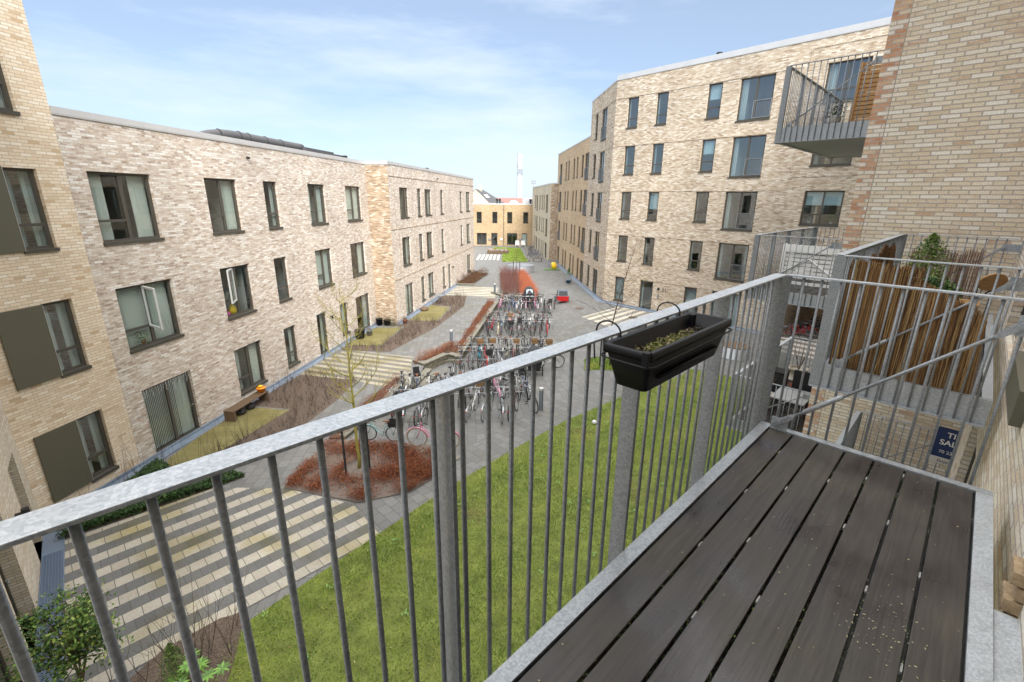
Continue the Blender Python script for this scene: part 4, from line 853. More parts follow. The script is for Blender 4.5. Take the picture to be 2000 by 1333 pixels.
for i in range(5200):
    a = rng.uniform(pa0 + .06, pa1 - .06); bb = rng.uniform(pb0 + .042, pb1 - .042); z = pz1 - .061 + rng.uniform(0, .016) * (1.2 - abs(bb - .09) * 8)
    s_ = rng.uniform(.002, .006); e = rng.normal(0, s_, (3, 3)); c_ = NB(a, bb, z); pts += [c_ + e[0], c_ + e[1], c_ + e[2]]
    g_ = math.sin(a * 9) * .4 + rng.uniform(); mi.append(0 if g_ < .45 else (1 if g_ < .75 else (2 if a < -1.5 else 3)))
rawmesh('soil_crumbs', np.array(pts), 3, None, parent=tp, matidx=mi, mats=[mat('crumb_dark', (.03, .022, .016), .9), mat('crumb_pale', (.30, .25, .17), .9), mat('crumb_moss', (.22, .24, .05), .9), mat('crumb_rust', (.25, .11, .04), .9)])['kind'] = 'stuff'
wire = K['blackm']
for a in (-2.14, -1.66):
    m = MB(); P = [NB(a, .006, 7.46), NB(a, .004, 7.50)] + [NB(a, -.050 + .054 * math.cos(R(t_)), 7.52 + .042 * math.sin(R(t_))) for t_ in range(0, 181, 15)] + [NB(a, -.113, 7.47)]
    m.tube(P, .0035, 6); m.tube([NB(a, -.113, 7.47), NB(a, -.105, 7.40)], .0035, 6); m.build('hook', wire, tp, True)
m = MB(); m.tube(ring(pa0 - .006, pa1 + .006, pb0 - .006, pb1 + .006, pz1 - .045, .03), .003, 6, closed=True); m.build('wire_frame', wire, tp, True)
for a, bb in ((pa0 + .0, pb1 - .03), (pa1 - .07, pb0 + .03)):
    m = MB(); m.box(lambda u, v, z: NB(u, v, z), a - .006, a + .02, bb, bb + .024, pz1 - .05, pz1 + .006); m.build('clip', K['black'], tp, bevel=.002)

# ------------------------------------------------------------------ reed screens (canes) and things on the neighbouring balconies
canem = []
for i, c_ in enumerate(((.24, .13, .055), (.34, .20, .085), (.15, .08, .038), (.48, .33, .15), (.08, .043, .022))): canem.append(mat('reed_cane_%s' % 'abcde'[i], c_, .6))
def canes(name, label, P0, P1, z0f, z1f, n, mats, lean=.01, rad=.0045, curve=0, grp=None):
    """P0,P1 plan points; z0f/z1f functions of t"""
    org = (np.array(P0) + np.array(P1)) / 2; t_ = tag(empty(name, (org[0], org[1], z0f(.5))), label, 'screen', grp)
    V_ = []; M_ = []
    dirv = V(P1[0] - P0[0], P1[1] - P0[1], 0); dn = V(-dirv[1], dirv[0], 0) / np.linalg.norm(dirv)
    for i in range(n):
        t = (i + rng.uniform(-2, 2)) / n; k = rng.integers(0, len(mats)); r_ = rad * rng.uniform(.6, 1.25)
        off = dn * (rng.uniform(-.008, .008) + curve * math.sin(t * 9))
        a = V(P0[0], P0[1], 0) + dirv * t + off; z0 = z0f(t) + rng.uniform(-.02, .02); z1 = z1f(t) + rng.uniform(-.05, .04)
        l_ = rng.normal(0, lean) ; b_ = a + dirv / np.linalg.norm(dirv) * l_ * 3 + dn * rng.normal(0, lean)
        p = V(a[0], a[1], z1); q = V(b_[0], b_[1], z0); ex = dirv / np.linalg.norm(dirv) * r_; ey = dn * r_
        A = [p - ex, p + ey, p + ex, p - ey]; B_ = [q - ex, q + ey, q + ex, q - ey]
        for j in range(4): V_ += [A[j], A[(j + 1) % 4], B_[(j + 1) % 4], B_[j]]; M_.append(k)
    o = rawmesh('canes', np.array(V_), 4, None, parent=t_, matidx=M_, mats=mats)
    w = MB()
    for f in (.06, .2, .34, .5, .64, .8, .95):
        P = [];
        for k in range(41):
            t = k / 40; zz = z0f(t) + (z1f(t) - z0f(t)) * f; q = V(P0[0], P0[1], zz) + dirv * t + dn * (curve * math.sin(t * 9) + (-.011 if k % 2 else .011)); P.append(q)
        w.tube(P, .0016, 4)
    w.build('binding_wire', K['galvd'], t_); return t_
p_ = NB(1.93, .03, 0); q_ = NB(1.93, .58, 0)
canes('reed_screen', 'golden brown reed screen tied along the near end rail of the next balcony', p_[:2], q_[:2], lambda t: 6.36 - .03 * t, lambda t: 7.44 - .03 * t, 640, canem, .004, rad=.0028)
p_ = NB(1.885, .48, 0); q_ = NB(1.885, 1.06, 0)
canes('reed_screen', 'sagging loose half of the reed screen, hanging lower towards the wall', p_[:2], q_[:2], lambda t: 6.33 - .16 * math.sin(min(1, t * 1.4) * 1.57), lambda t: 7.36 - .28 * t, 680, canem, .012, rad=.0028, curve=.012)
p_ = NB(2.0, .05, 0); q_ = NB(4.9, .05, 0)
canes('bark_screen', 'dark ragged bark screen along the long rail of the reed screened balcony', p_[:2], q_[:2], lambda t: 6.45, lambda t: 7.40 - .05 * math.sin(t * 7) + .04 * math.sin(t * 23), 260, [mat('bark_dark', (.10, .055, .03), .85), mat('bark_rust', (.20, .10, .045), .85), canem[0]], .012, rad=.009)
p_ = NB(6.30, .12, 0); q_ = NB(6.30, .95, 0)
br_ = [mat('brushwood', (.17, .09, .06), .85), mat('brushwood_pale', (.27, .16, .11), .85)]
canes('brushwood_screen', 'thin reddish brushwood mat against the far rail of the reed screened balcony', p_[:2], q_[:2], lambda t: 6.5, lambda t: 7.30 - .03 * math.sin(t * 12), 150, br_, .004, rad=.003)
def leafcloud(pts_c, n, size, mats, parent, name='foliage', flat=.5, asp=.45, up=0):
    """pts_c: (k,3) centres, leaves scattered around; returns a mesh of pointed quads"""
    c = pts_c; k = len(c); nrm = rng.normal(0, 1, (k, 3)); nrm[:, 2] = np.abs(nrm[:, 2]) + flat; nrm /= np.linalg.norm(nrm, axis=1)[:, None]
    d = rng.normal(0, 1, (k, 3)); d[:, 2] += up; d -= nrm * (d * nrm).sum(1)[:, None]; d /= np.linalg.norm(d, axis=1)[:, None]; e = np.cross(nrm, d)
    s = size * rng.uniform(.6, 1.25, (k, 1)); w = s * asp
    q = np.stack([c - d * s * .5, c + e * w * .5, c + d * s * .5 + nrm * s * -.12, c - e * w * .5], 1).reshape(-1, 3)
    return rawmesh(name, q, 4, None, parent=parent, matidx=rng.integers(0, len(mats), k), mats=mats)
G_ = [mat('leaf_%s' % n_, c_, .62, spec=.3) for n_, c_ in (('dark', (.035, .08, .022)), ('mid', (.07, .145, .03)), ('light', (.14, .24, .05)), ('yellow', (.24, .31, .07)))]
def segs(name, S, m, parent=None, n=3):
    """S: list of (p,q,r0,r1)"""
    A = np.array([s[0] for s in S], float); B_ = np.array([s[1] for s in S], float); r0 = np.array([s[2] for s in S])[:, None]; r1 = np.array([s[3] for s in S])[:, None]
    d = B_ - A; L_ = np.linalg.norm(d, axis=1)[:, None]; L_[L_ < 1e-6] = 1; d = d / L_; ref = np.where(np.abs(d[:, 2:3]) < .9, np.array([[0, 0, 1.]]), np.array([[1., 0, 0]]))
    x = np.cross(d, ref); x /= np.linalg.norm(x, axis=1)[:, None]; y = np.cross(d, x); q = []
    ring_ = [(math.cos(2 * math.pi * i / n), math.sin(2 * math.pi * i / n)) for i in range(n)]
    for i in range(n):
        c0, s0 = ring_[i]; c1, s1 = ring_[(i + 1) % n]
        q.append(np.stack([A + (x * c0 + y * s0) * r0, A + (x * c1 + y * s1) * r0, B_ + (x * c1 + y * s1) * r1, B_ + (x * c0 + y * s0) * r1], 1))
    return rawmesh(name, np.concatenate(q).reshape(-1, 3), 4, m, parent=parent)
def conifer(loc, h, r, label, cat='conifer', pot=None, mats=None, grp=None):
    t = tag(empty('conifer', loc), label, cat, grp); base = V(*loc); n = int(2600 * h); pts = []
    tt = rng.uniform(.05, 1, n) ** .8; an = rng.uniform(0, 6.28, n); rr = r * (1 - tt) ** .7 * rng.uniform(.25, 1, n) * (1 + .25 * np.sin(an * 5 + tt * 20)); 
    c = np.stack([base[0] + rr * np.cos(an), base[1] + rr * np.sin(an), base[2] + tt * h], 1)
    leafcloud(c, n, .045, mats or G_[:3], t, asp=.3, up=1.4, flat=.1)
    segs('trunk', [(base, base + V(0, 0, h * .9), .014, .004)], K['wood'], t, 6)
    if pot:
        b = MB(); b.lathe(loc, [(pot * .75, -.32), (pot, -.02), (pot * 1.06, -.02), (pot * 1.06, .02), (pot * .95, .02), (pot * .9, -.02), (.01, -.02)], 20); b.build('pot', pot and mat('blue_glaze', (.02, .12, .2), .25), t, True)
    return t
conifer(NB(4.3, .45, 6.42), 1.22, .60, 'green spruce plant standing behind the reed screen', mats=G_[1:4])
t = tag(empty('shrub', NB(3.6, .5, 6.42)), 'glossy dark green potted shrub right of the spruce on the reed balcony', 'shrub')
c_ = rng.normal(0, 1, (900, 3)); c_ /= np.linalg.norm(c_, axis=1)[:, None]; c_ = c_ * rng.uniform(.5, 1, (900, 1)) * V(.28, .22, .2) + NB(3.6, .6, 7.0); leafcloud(c_, 900, .06, G_[:2], t)
b = MB(); b.lathe(NB(3.6, .55, 6.42), [(.13, 0), (.17, .3), (.01, .3)], 16); b.build('pot', K['blackm'], t, True); segs('stem', [(NB(3.6, .55, 6.7), NB(3.6, .6, 7.0), .01, .006)], K['wood'], t, 5)
# round teak table tipped on its side, folding chairs
t = tag(empty('folding_table', NB(3.0, 1.0, 6.42)), 'round teak table top folded up against the wall of the reed balcony', 'table')
ctr = NB(5.5, 1.1, 6.98); ax1 = V(*(np.array(dD) * -.25 + np.array(dN) * -.35), .62); ax1 /= np.linalg.norm(ax1); ax2 = np.cross(ax1, V(.2, .9, .3)); ax2 /= np.linalg.norm(ax2); nz_ = np.cross(ax1, ax2)
for k in range(6):
    x0, x1 = -.15 + k * .05 + .002, -.15 + (k + 1) * .05 - .002; P = []
    ys_ = [math.sqrt(max(.0004, .152 ** 2 - x * x)) for x in (x0, (x0 + x1) / 2, x1)]
    for s_ in (0, .018): P += [ctr + ax1 * x + ax2 * y + nz_ * s_ for x, y in ((x0, -ys_[0]), ((x0 + x1) / 2, -ys_[1]), (x1, -ys_[2]), (x1, ys_[2]), ((x0 + x1) / 2, ys_[1]), (x0, ys_[0]))]
    b = MB(); b.add(P, [[0, 1, 2, 3, 4, 5], [11, 10, 9, 8, 7, 6]] + [[i, (i + 1) % 6, 6 + (i + 1) % 6, 6 + i] for i in range(6)]); b.build('slat', K['teak'], t)
b = MB(); b.tube([ctr - ax1 * .1 - ax2 * .1, NB(5.5, .8, 6.44)], .011, 6); b.tube([ctr - ax1 * .1 + ax2 * .1, NB(5.3, 1.0, 6.44)], .011, 6); b.tube([ctr + nz_ * -.02 - ax1 * .12, ctr + nz_ * -.02 + ax1 * .12], .01, 6); b.build('leg', K['blackm'], t)
t = tag(empty('folding_chair', NB(4.2, .8, 6.42)), 'low teak slatted folding chair behind the sagging reeds', 'chair')
for k in range(5): b = MB(); b.box(lambda u, v, z: NB(u, v, z), 4.0 + k * .085, 4.07 + k * .085, .55, 1.02, 6.84, 6.86); b.build('slat', K['teak'], t)
for v_ in (.57, 1.0):
    b = MB(); b.tube([NB(4.0, v_, 6.42), NB(4.42, v_, 6.83)], .011, 6); b.build('leg', K['blackm'], t); b = MB(); b.tube([NB(4.42, v_, 6.42), NB(4.0, v_, 6.83)], .011, 6); b.build('leg', K['blackm'], t)
# brown slatted timber on the top balcony
t = tag(empty('slatted_lounger', NB(8.0, -1.2, 9.45)), 'brown slatted wooden loungers folded upright on the highest balcony', 'lounger')
def slatpanel(t, P, w, h, n, m, ax, tilt=.0, dirn=V(0, 0, 1), th=.02, side=True, name='slat'):
    for k in range(n):
        b = MB(); z = h * (k + .12) / n; z2 = h * (k + .88) / n
        o_ = np.cross(ax, dirn); q = [P + dirn * z, P + ax * w + dirn * z, P + ax * w + dirn * z2, P + dirn * z2]
        b.add(q + [x + o_ * th for x in q], [[0, 1, 2, 3], [7, 6, 5, 4], [0, 4, 5, 1], [1, 5, 6, 2], [2, 6, 7, 3], [3, 7, 4, 0]]); b.build(name, m, t)
    if side:
        for s_ in (0, w):
            b = MB(); o_ = np.cross(ax, dirn); p0 = P + ax * (s_ - .02) + o_ * (th + .001); q = [p0, p0 + ax * .045, p0 + ax * .045 + dirn * h, p0 + dirn * h]
            b.add(q + [x + o_ * .03 for x in q], [[0, 1, 2, 3], [7, 6, 5, 4], [0, 4, 5, 1], [1, 5, 6, 2], [2, 6, 7, 3], [3, 7, 4, 0]]); b.build('frame_rail', m, t)
axN = -V(*dN, 0)
slatpanel(t, NB(7.95, -1.42, 9.45), .5, 1.08, 14, K['teak'], axN, dirn=V(.06, .06, .99))
slatpanel(t, NB(8.1, -1.40, 9.45), .46, .95, 10, K['teak'], axN, dirn=V(.02, .1, .99))
t = tag(empty('potted_plant', NB(8.2, -1.75, 9.45)), 'bare dark potted plant on the highest balcony beside the loungers', 'plant')
c_ = rng.normal(0, .1, (260, 3)) + NB(8.2, -1.75, 9.72); leafcloud(c_, 260, .05, [mat('dead_leaf', (.05, .06, .03), .8), G_[0]], t); b = MB(); b.lathe(NB(8.2, -1.75, 9.435), [(.1, 0), (.13, .18), (.01, .18)], 14); b.build('pot', K['concrete'], t, True)
# white slatted crate
t = tag(empty('slatted_crate', NB(7.9, -1.55, 6.24)), 'white painted slatted wooden crate standing on the middle far balcony', 'crate')
slatpanel(t, NB(7.75, -2.1, 6.42), 1.0, .70, 8, K['white'], axN)
for s_ in (-2.08, -1.12): b = MB(); b.box(lambda u, v, z: NB(u, v, z), 7.69, 7.74, s_ - .03, s_ + .03, 6.24, 7.15); b.box(lambda u, v, z: NB(u, v, z), 8.3, 8.35, s_ - .03, s_ + .03, 6.24, 7.05); b.build('leg', K['white'], t)
b = MB(); b.box(lambda u, v, z: NB(u, v, z), 7.68, 7.74, -2.05, -1.15, 6.98, 7.13); b.build('top_board', K['white'], t); b = MB(); b.box(lambda u, v, z: NB(u, v, z), 7.70, 7.74, -2.05, -1.15, 6.30, 6.36); b.build('bottom_board', K['white'], t)
b = MB()
for s_ in (-2.1, -1.1): b.tube([NB(7.72, s_, 6.5), NB(7.72, -1.6, 6.85)], .022, 4)
b.build('diagonal_brace', K['white'], t)
t = tag(empty('potted_plant', NB(8.9, -1.9, 6.24)), 'grey leaved potted plant behind the white crate', 'plant')
c_ = rng.normal(0, .13, (300, 3)) + NB(8.9, -1.9, 7.2); leafcloud(c_, 300, .04, [mat('grey_leaf', (.3, .32, .3), .8), mat('grey_leaf_dark', (.15, .17, .15), .8)], t); segs('stem', [(NB(8.9, -1.9, 6.5), NB(8.9, -1.9, 7.2), .012, .006)], K['wood'], t, 5); b = MB(); b.lathe(NB(8.9, -1.9, 6.225), [(.15, 0), (.19, .3), (.01, .3)], 14); b.build('pot', K['white'], t, True)
# pots and furniture on the lowest far balcony
cer = mat('glazed_cream_pot', (.42, .38, .30), .35, noise=.2, nscale=6)
for i, (a, bb, r_, lb) in enumerate(((11.25, -2.1, .24, 'cream glazed pot with a bare shrub on the lowest far balcony'), (11.2, -1.5, .24, 'empty cream glazed pot right of the bare potted shrub'), (8.6, -2.15, .17, 'tan pot with dry plants near the front corner of the lowest far balcony'))):
    t = tag(empty('plant_pot', NB(a, bb, 3.03)), lb, 'plant pot'); b = MB(); b.lathe(NB(a, bb, 3.022), [(r_ * .9, 0), (r_ * 1.1, .03), (r_ * .7, .031), (r_ * .95, .32), (r_ * 1.08, .33), (r_ * 1.08, .37), (r_ * .92, .37), (r_ * .88, .31), (.01, .31)], 24); b.build('bowl', cer, t, True)
    S = []
    if i != 1:
        for k in range(16):
            an = rng.uniform(0, 6.28); p = NB(a, bb, 3.3); q = p + V(math.cos(an) * .1, math.sin(an) * .1, .35); S.append((p, q, .006, .004)); S.append((q, q + V(math.cos(an) * .12, math.sin(an) * .12, rng.uniform(.2, .4)), .004, .002)); S.append((q, q + V(math.cos(an + 1) * .1, math.sin(an + 1) * .1, rng.uniform(.15, .3)), .003, .002))
        segs('twigs', S, K['wood'], t)
t = tag(empty('garden_table', NB(8.0, -1.5, 3.03)), 'grey topped rattan garden table on the lowest far balcony', 'table')
bxl = lambda u, v, z: NB(u, v, z)
b = MB(); b.box(bxl, 7.75, 8.55, -1.85, -1.15, 3.62, 3.66); b.build('table_top', mat('table_grey', (.40, .40, .41), .5), t, bevel=.008)
b = MB(); b.box(bxl, 7.8, 8.5, -1.8, -1.2, 3.50, 3.618); b.build('apron', K['blackm'], t)
for a, bb in ((7.82, -1.78), (8.46, -1.78), (7.82, -1.22), (8.46, -1.22)): b = MB(); b.box(bxl, a, a + .05, bb - .03, bb + .03, 3.022, 3.498); b.build('leg', K['blackm'], t)
t = tag(empty('garden_chair', NB(9.2, -1.5, 3.03)), 'black rattan garden chair behind the grey table on the lowest far balcony', 'chair')
for nm, q in (('seat', (8.85, 9.4, -1.8, -1.2, 3.38, 3.44)), ('backrest', (9.36, 9.42, -1.8, -1.2, 3.45, 3.9)), ('leg', (8.87, 8.92, -1.78, -1.73, 3.022, 3.378)), ('leg', (8.87, 8.92, -1.27, -1.22, 3.022, 3.378)), ('leg', (9.34, 9.39, -1.78, -1.73, 3.022, 3.378)), ('leg', (9.34, 9.39, -1.27, -1.22, 3.022, 3.378))): b = MB(); b.box(bxl, *q); b.build(nm, K['blackm'], t, bevel=.006)
t = tag(empty('storage_box', NB(9.9, -2.1, 3.03)), 'black upright storage box by the long rail of the lowest far balcony', 'box')
b = MB(); b.box(bxl, 9.2, 9.6, -2.3, -1.95, 3.022, 3.75); b.build('body', K['blackm'], t, bevel=.01); b = MB(); b.box(bxl, 9.18, 9.62, -2.32, -1.93, 3.752, 3.79); b.build('lid', K['black'], t, bevel=.01)
t = tag(empty('watering_can', NB(10.4, -1.9, 3.03)), 'red watering can on the deck beside the cream pots', 'watering can'); b = MB(); b.lathe(NB(10.4, -1.9, 3.022), [(.11, 0), (.13, .04), (.12, .18), (.03, .2)], 16); b.build('body', mat('red_plastic', (.4, .06, .02), .4), t, True); b = MB(); b.tube([NB(10.4, -2.0, 3.06), NB(10.4, -2.2, 3.24)], .014, 6); b.build('spout', bpy.data.materials['red_plastic'], t)
# sale sign
t = tag(empty('sale_sign', NB(6.40, 1.27, 3.6)), 'dark blue TIL SALG sale sign tied to the lower balcony rail', 'sign')
navy = mat('navy_board', (.008, .03, .11), .4); Fsg = Fr(NB(6.36, 1.50, 0), dN, (-dD[0], -dD[1]))
b = MB(); b.box(Fsg, .0, .50, .0, .012, 3.93, 4.46); b.build('board', navy, t); b = MB(); b.box(Fsg, .0, .50, .0, .0125, 3.81, 3.928); b.build('footer_strip', mat('sign_grey', (.6, .58, .55), .5), t)
sd = V(-dN[0], -dN[1], 0); sp = lambda w, z: NB(6.36, 1.50 - w, z) - dD_ * .014
for tx, w, z, sz, mm in (('TIL', .25, 4.30, .13, K['white']), ('SALG', .25, 4.16, .13, K['white']), ('70 23 10', .25, 4.01, .075, K['white']), ('Eksjen B', .26, 3.845, .065, K['blackm'])):
    text(tx, (sp(w, z), sd, V(0, 0, 1), -dD_), sz, mm, t, 'lettering', .001, bold=.002 if sz > .1 else 0)
# ------------------------------------------------------------------ vegetation
def rand_in(poly, n):
    P = np.array(poly); lo, hi = P.min(0), P.max(0); out_ = np.zeros((0, 2))
    while len(out_) < n:
        q = rng.uniform(lo, hi, (n * 2, 2)); out_ = np.concatenate([out_, q[inside(poly, q)]])
    return out_[:n]
def lowfreq(P, s, seed=0):
    if s == 'spots': s = 1
    return np.sin(P[:, 0] * s + seed) * np.cos(P[:, 1] * s * 1.3 + seed * 2) + .6 * np.sin(P[:, 0] * s * 2.3 - P[:, 1] * s * 1.9 + seed)
# grass blades
def grass(poly, n, label, h=.05, w=.012):
    P = rand_in(poly, n) + rng.normal(0, .022, (n, 2)); f = lowfreq(P, 1.7, 1) + rng.normal(0, .6, n); an = rng.uniform(0, 6.28, n); hh = h * rng.uniform(.5, 1.4, n) * (1 + .25 * lowfreq(P, .9, 4))
    z = .012 + np.array([gz(x, y) for x, y in P]) if n < 5000 else np.full(n, .012)
    lean = rng.normal(0, .6, (n, 2)) * hh[:, None]; e = np.stack([np.cos(an), np.sin(an)], 1) * w
    a = np.concatenate([P - e, z[:, None]], 1); b_ = np.concatenate([P + e, z[:, None]], 1); c_ = np.concatenate([P + lean, (z + hh)[:, None]], 1)
    mi = np.clip(np.digitize(f, [-1.3, -.3, .6, 1.5]), 0, 4)
    o = rawmesh('grass', np.stack([a, b_, c_], 1).reshape(-1, 3), 3, None, matidx=mi, mats=GM); tag(o, label, 'grass', kind='stuff'); return o
GM = [mat('grass_%d' % i, c_, .6) for i, c_ in enumerate(((.10, .18, .02), (.155, .25, .027), (.22, .32, .036), (.30, .37, .05), (.42, .39, .11)))]
grass(LAWN, 190000, 'short mossy green lawn below the steel balcony', w=.008)
grass([(-1.4, 61.78), (2.01, 62.05), (1.14, 80.2), (-3.2, 80.2), (-3.3, 77), (-1.6, 76)], 6000, 'bright green strip of lawn before the golden terraced house', .12, .06)
grass([(3.88, 23.37), (5.56, 23.17), (5.1, 21.25), (3.62, 21.57)], 4500, 'small square of grass around the leaning bare tree', .07, .02)
# weeds, worn spots and a few fallen leaves in the lawn
P = rand_in(LAWN, 70); Q_ = []
for x, y in P:
    for k in range(9):
        an = k * .7 + x; l_ = rng.uniform(.03, .07); d = V(math.cos(an), math.sin(an), .5); e = V(-math.sin(an), math.cos(an), 0) * .012; c_ = V(x + rng.normal(0, .04), y + rng.normal(0, .04), .045); Q_ += [c_, c_ + d * l_ * .5 + e, c_ + d * l_, c_ + d * l_ * .5 - e]
tag(rawmesh('lawn_weeds', np.array(Q_), 4, mat('weed_pale_green', (.22, .42, .12), .6)), 'pale green weed rosettes dotted over the lawn', 'weeds', kind='stuff')
P = rand_in(LAWN, 160); leafcloud_ = np.concatenate([P, np.full((160, 1), .06)], 1)
tag(leafcloud(leafcloud_, 160, .045, [mat('fallen_leaf', (.30, .20, .09), .8), mat('fallen_leaf_pale', (.45, .38, .22), .8)], None, name='fallen_leaves', flat=3), 'small brown leaves lying on the lawn', 'leaves', kind='stuff')
P = np.concatenate([rng.normal([c0, c1], sg, (n, 2)) for c0, c1, sg, n in ((7.2, 19.3, .5, 900), (8.5, 20.8, .5, 900), (2.5, 15.0, .35, 500), (-1.0, 10.5, .3, 400), (3.5, 11.5, .35, 500))]); P = P[inside(LAWN, P)]
tag(leafcloud(np.concatenate([P, rng.uniform(.03, .06, (len(P), 1))], 1), len(P), .05, [mat('worn_straw', (.36, .27, .13), .9), mat('worn_soil', (.20, .14, .08), .9)], None, name='worn_grass', flat=2, asp=.3), 'worn straw coloured patches in the lawn', 'grass', kind='stuff')
# bare brown twigs in the beds
def twigs(poly, n, label, mats, h=.6, name='bare_shrubs', r0=.004, spread=.35, zb=.02, k=5):
    P = rand_in(poly, n); S = []
    for x, y in P:
        c_ = V(x, y, zb)
        for j in range(rng.integers(2, k)):
            an = rng.uniform(0, 6.28); hh = h * rng.uniform(.4, 1.25); d = V(math.cos(an) * spread, math.sin(an) * spread, 1) ; m_ = c_ + d * hh * .5; q = c_ + d * hh * .95 + rng.normal(0, .05, 3)
            S.append((c_, m_, r0, r0 * .75)); S.append((m_, q, r0 * .75, r0 * .3))
            for s_ in range(rng.integers(1, 4)):
                f = rng.uniform(.2, .9); p = m_ + (q - m_) * f if rng.uniform() < .6 else c_ + (m_ - c_) * f; S.append((p, p + rng.normal(0, .12, 3) * V(1, 1, .4) + V(0, 0, .12 * h / .6), r0 * .5, r0 * .25))
    o = segs(name, S, mats); tag(o, label, 'shrubs', kind='stuff'); return o
tw = mat('bare_twig', (.06, .04, .03), .85); tw2 = mat('grey_twig', (.17, .12, .085), .85)
twigs(BED2, 270, 'bare brown shrubs in the mulch bed beside the mossy terrace', tw, .40)
twigs(BED2, 26, 'taller thin bare stems rising from the near mulch bed', tw2, 1.35, name='tall_stems', spread=.12, k=4)
twigs(BED3, 400, 'bare brown shrubs around the two farther mossy terraces', tw, .42)
twigs(BED3, 40, 'taller thin bare stems in the far mulch bed', tw2, 1.2, name='tall_stems', spread=.12, k=4)
twigs(GREENBED, 16, 'thin bare stems standing in the dark green ivy bed', tw, 1.2, name='tall_stems', spread=.14, k=5)
twigs([(-9.9, 11.9), (-9.5, 13.2), (-9.1, 15), (-8.8, 14.6), (-9.2, 12.4), (-9.6, 11.8)], 14, 'thin bare stems in front of the mossy terrace', tw, 1.1, name='tall_stems', spread=.14, k=5)
twigs(BED5, 26, 'bare branching shrubs in the bottom left bed', tw, 1.25, name='tall_stems', spread=.3, k=4, r0=.006)
# litter on soil
def litter(poly, n, mats, label, s=.02, z=.035, name='leaf_litter', drape=False):
    P = rand_in(poly, n); c_ = np.concatenate([P, np.full((n, 1), z) + rng.uniform(0, .02, (n, 1))], 1); o = leafcloud(c_, n, s, mats, None, name=name, flat=2); tag(o, label, 'litter', kind='stuff')
lm = [mat('litter_dark', (.06, .04, .03), .9), mat('litter_brown', (.16, .11, .08), .9), mat('litter_pale', (.30, .24, .19), .9)]
litter(BED2, 9000, lm, 'brown mulch chips in the near mulch bed'); litter(BED1, 9000, lm + [mat('litter_grey', (.36, .32, .29), .9)], 'pale mulch chips in the near triangular bed'); litter(BED3, 7000, lm, 'brown mulch chips in the far mulch bed', .03); litter(BED5, 3500, lm, 'dark mulch chips in the bottom left bed')
# rust coloured ground cover
rust = [mat('rust_%d' % i, c_, .85) for i, c_ in enumerate(((.14, .035, .014), (.27, .075, .025), (.36, .12, .04), (.08, .03, .018)))]
def cover(poly, n, label, mats, hgt, size, name='ground_cover', clump=1.6, seed=0, zb=.03, thr=-.3, asp=.3, up=.8):
    P = rand_in(poly, int(n * 1.6)); f = lowfreq(P, clump, seed)
    if clump == 'spots':
        c0 = rand_in(poly, 46); P = c0[rng.integers(0, 46, n)] + rng.normal(0, .26, (n, 2)) * rng.uniform(.5, 1.3, (n, 1)); P = P[inside(poly, P)]; f = np.full(len(P), .4) + rng.normal(0, .3, len(P)); thr = -9; thr2 = 0
        keep_ = np.hypot(P[:, 0] + 4.66, P[:, 1] - 12.4) > .45; P = P[keep_]; f = f[keep_]
    P = P[f > thr][:n]; f = f[f > thr][:n]; k = len(P); thr = max(thr, -.3) if thr > -5 else -.2
    z = zb + rng.uniform(.02, 1, k) * hgt * np.clip(.45 + .35 * (f - thr), .2, 1.1); o = leafcloud(np.concatenate([P, z[:, None]], 1), k, size, mats, None, name=name, asp=asp, up=up); tag(o, label, 'ground cover', kind='stuff')
cover(BED1, 52000, 'rust red creeping ground cover in the near bed around the tree stakes', rust, .32, .07, clump='spots', asp=.17, up=.9)
cover(STRIP, 9000, 'rust red strip of ground cover on the near retaining wall', rust, .34, .06, thr=-2, asp=.16)
cover(STRIP2, 22000, 'rust red strip of ground cover along the retaining wall beside the bicycles', rust, .42, .07, thr=-2, asp=.15)
cover([(-4.9, 21.8), (-4.3, 22.2), (-3.5, 23.8), (-3.2, 24.9), (-3.6, 24.9), (-4.9, 22.5)], 4500, 'rusty brown grasses on the corner of the retaining wall', rust[1:3] + [lm[1]], .5, .1, name='dry_grasses', thr=-2, asp=.08, up=1.5)
cover(BED4, 9000, 'low brown hedge bed beside the far stretch of the left building', [mat('hedge_brown', (.10, .045, .02), .85), rust[0], mat('hedge_olive', (.07, .06, .02), .85)], .7, .12, thr=-2, asp=.2)
cover(GREENBED, 22000, 'dark green ivy bed along the foot of the yellow corner building', [G_[0], G_[0], G_[1], mat('ivy_black', (.015, .03, .012), .6)], .26, .065, thr=-2, asp=.6)
def dogwood(poly, n, m, h, label, name='dogwood', sp=.28):
    P = rand_in(poly, n); S = []
    for x, y in P:
        c_ = V(x, y, .03); d = V(rng.normal(0, sp), rng.normal(0, sp), 1); hh = h * rng.uniform(.55, 1.15); S.append((c_, c_ + d * hh * .5, .008, .006)); S.append((c_ + d * hh * .5, c_ + d * hh + rng.normal(0, .05, 3), .006, .003))
        if rng.uniform() < .6: S.append((c_ + d * hh * .5, c_ + d * hh * .5 + rng.normal(0, .12, 3) + V(0, 0, .35), .004, .002))
    o = segs(name, S, m); tag(o, label, 'shrub', kind='stuff')
om = mat('orange_stem', (.38, .11, .05), .7); cr = mat('crimson_stem', (.13, .05, .04), .7)
dogwood([(.7, 39.4), (2.25, 39.2), (1.4, 51.5), (.6, 51.5)], 1700, om, .62, 'bright orange stemmed dogwood shrubs in the raised bed')
dogwood([(-.85, 39.5), (.65, 39.4), (.55, 51.5), (-1.4, 51.5)], 900, cr, 1.1, 'tall dark crimson stemmed dogwood left of the orange one', sp=.3)
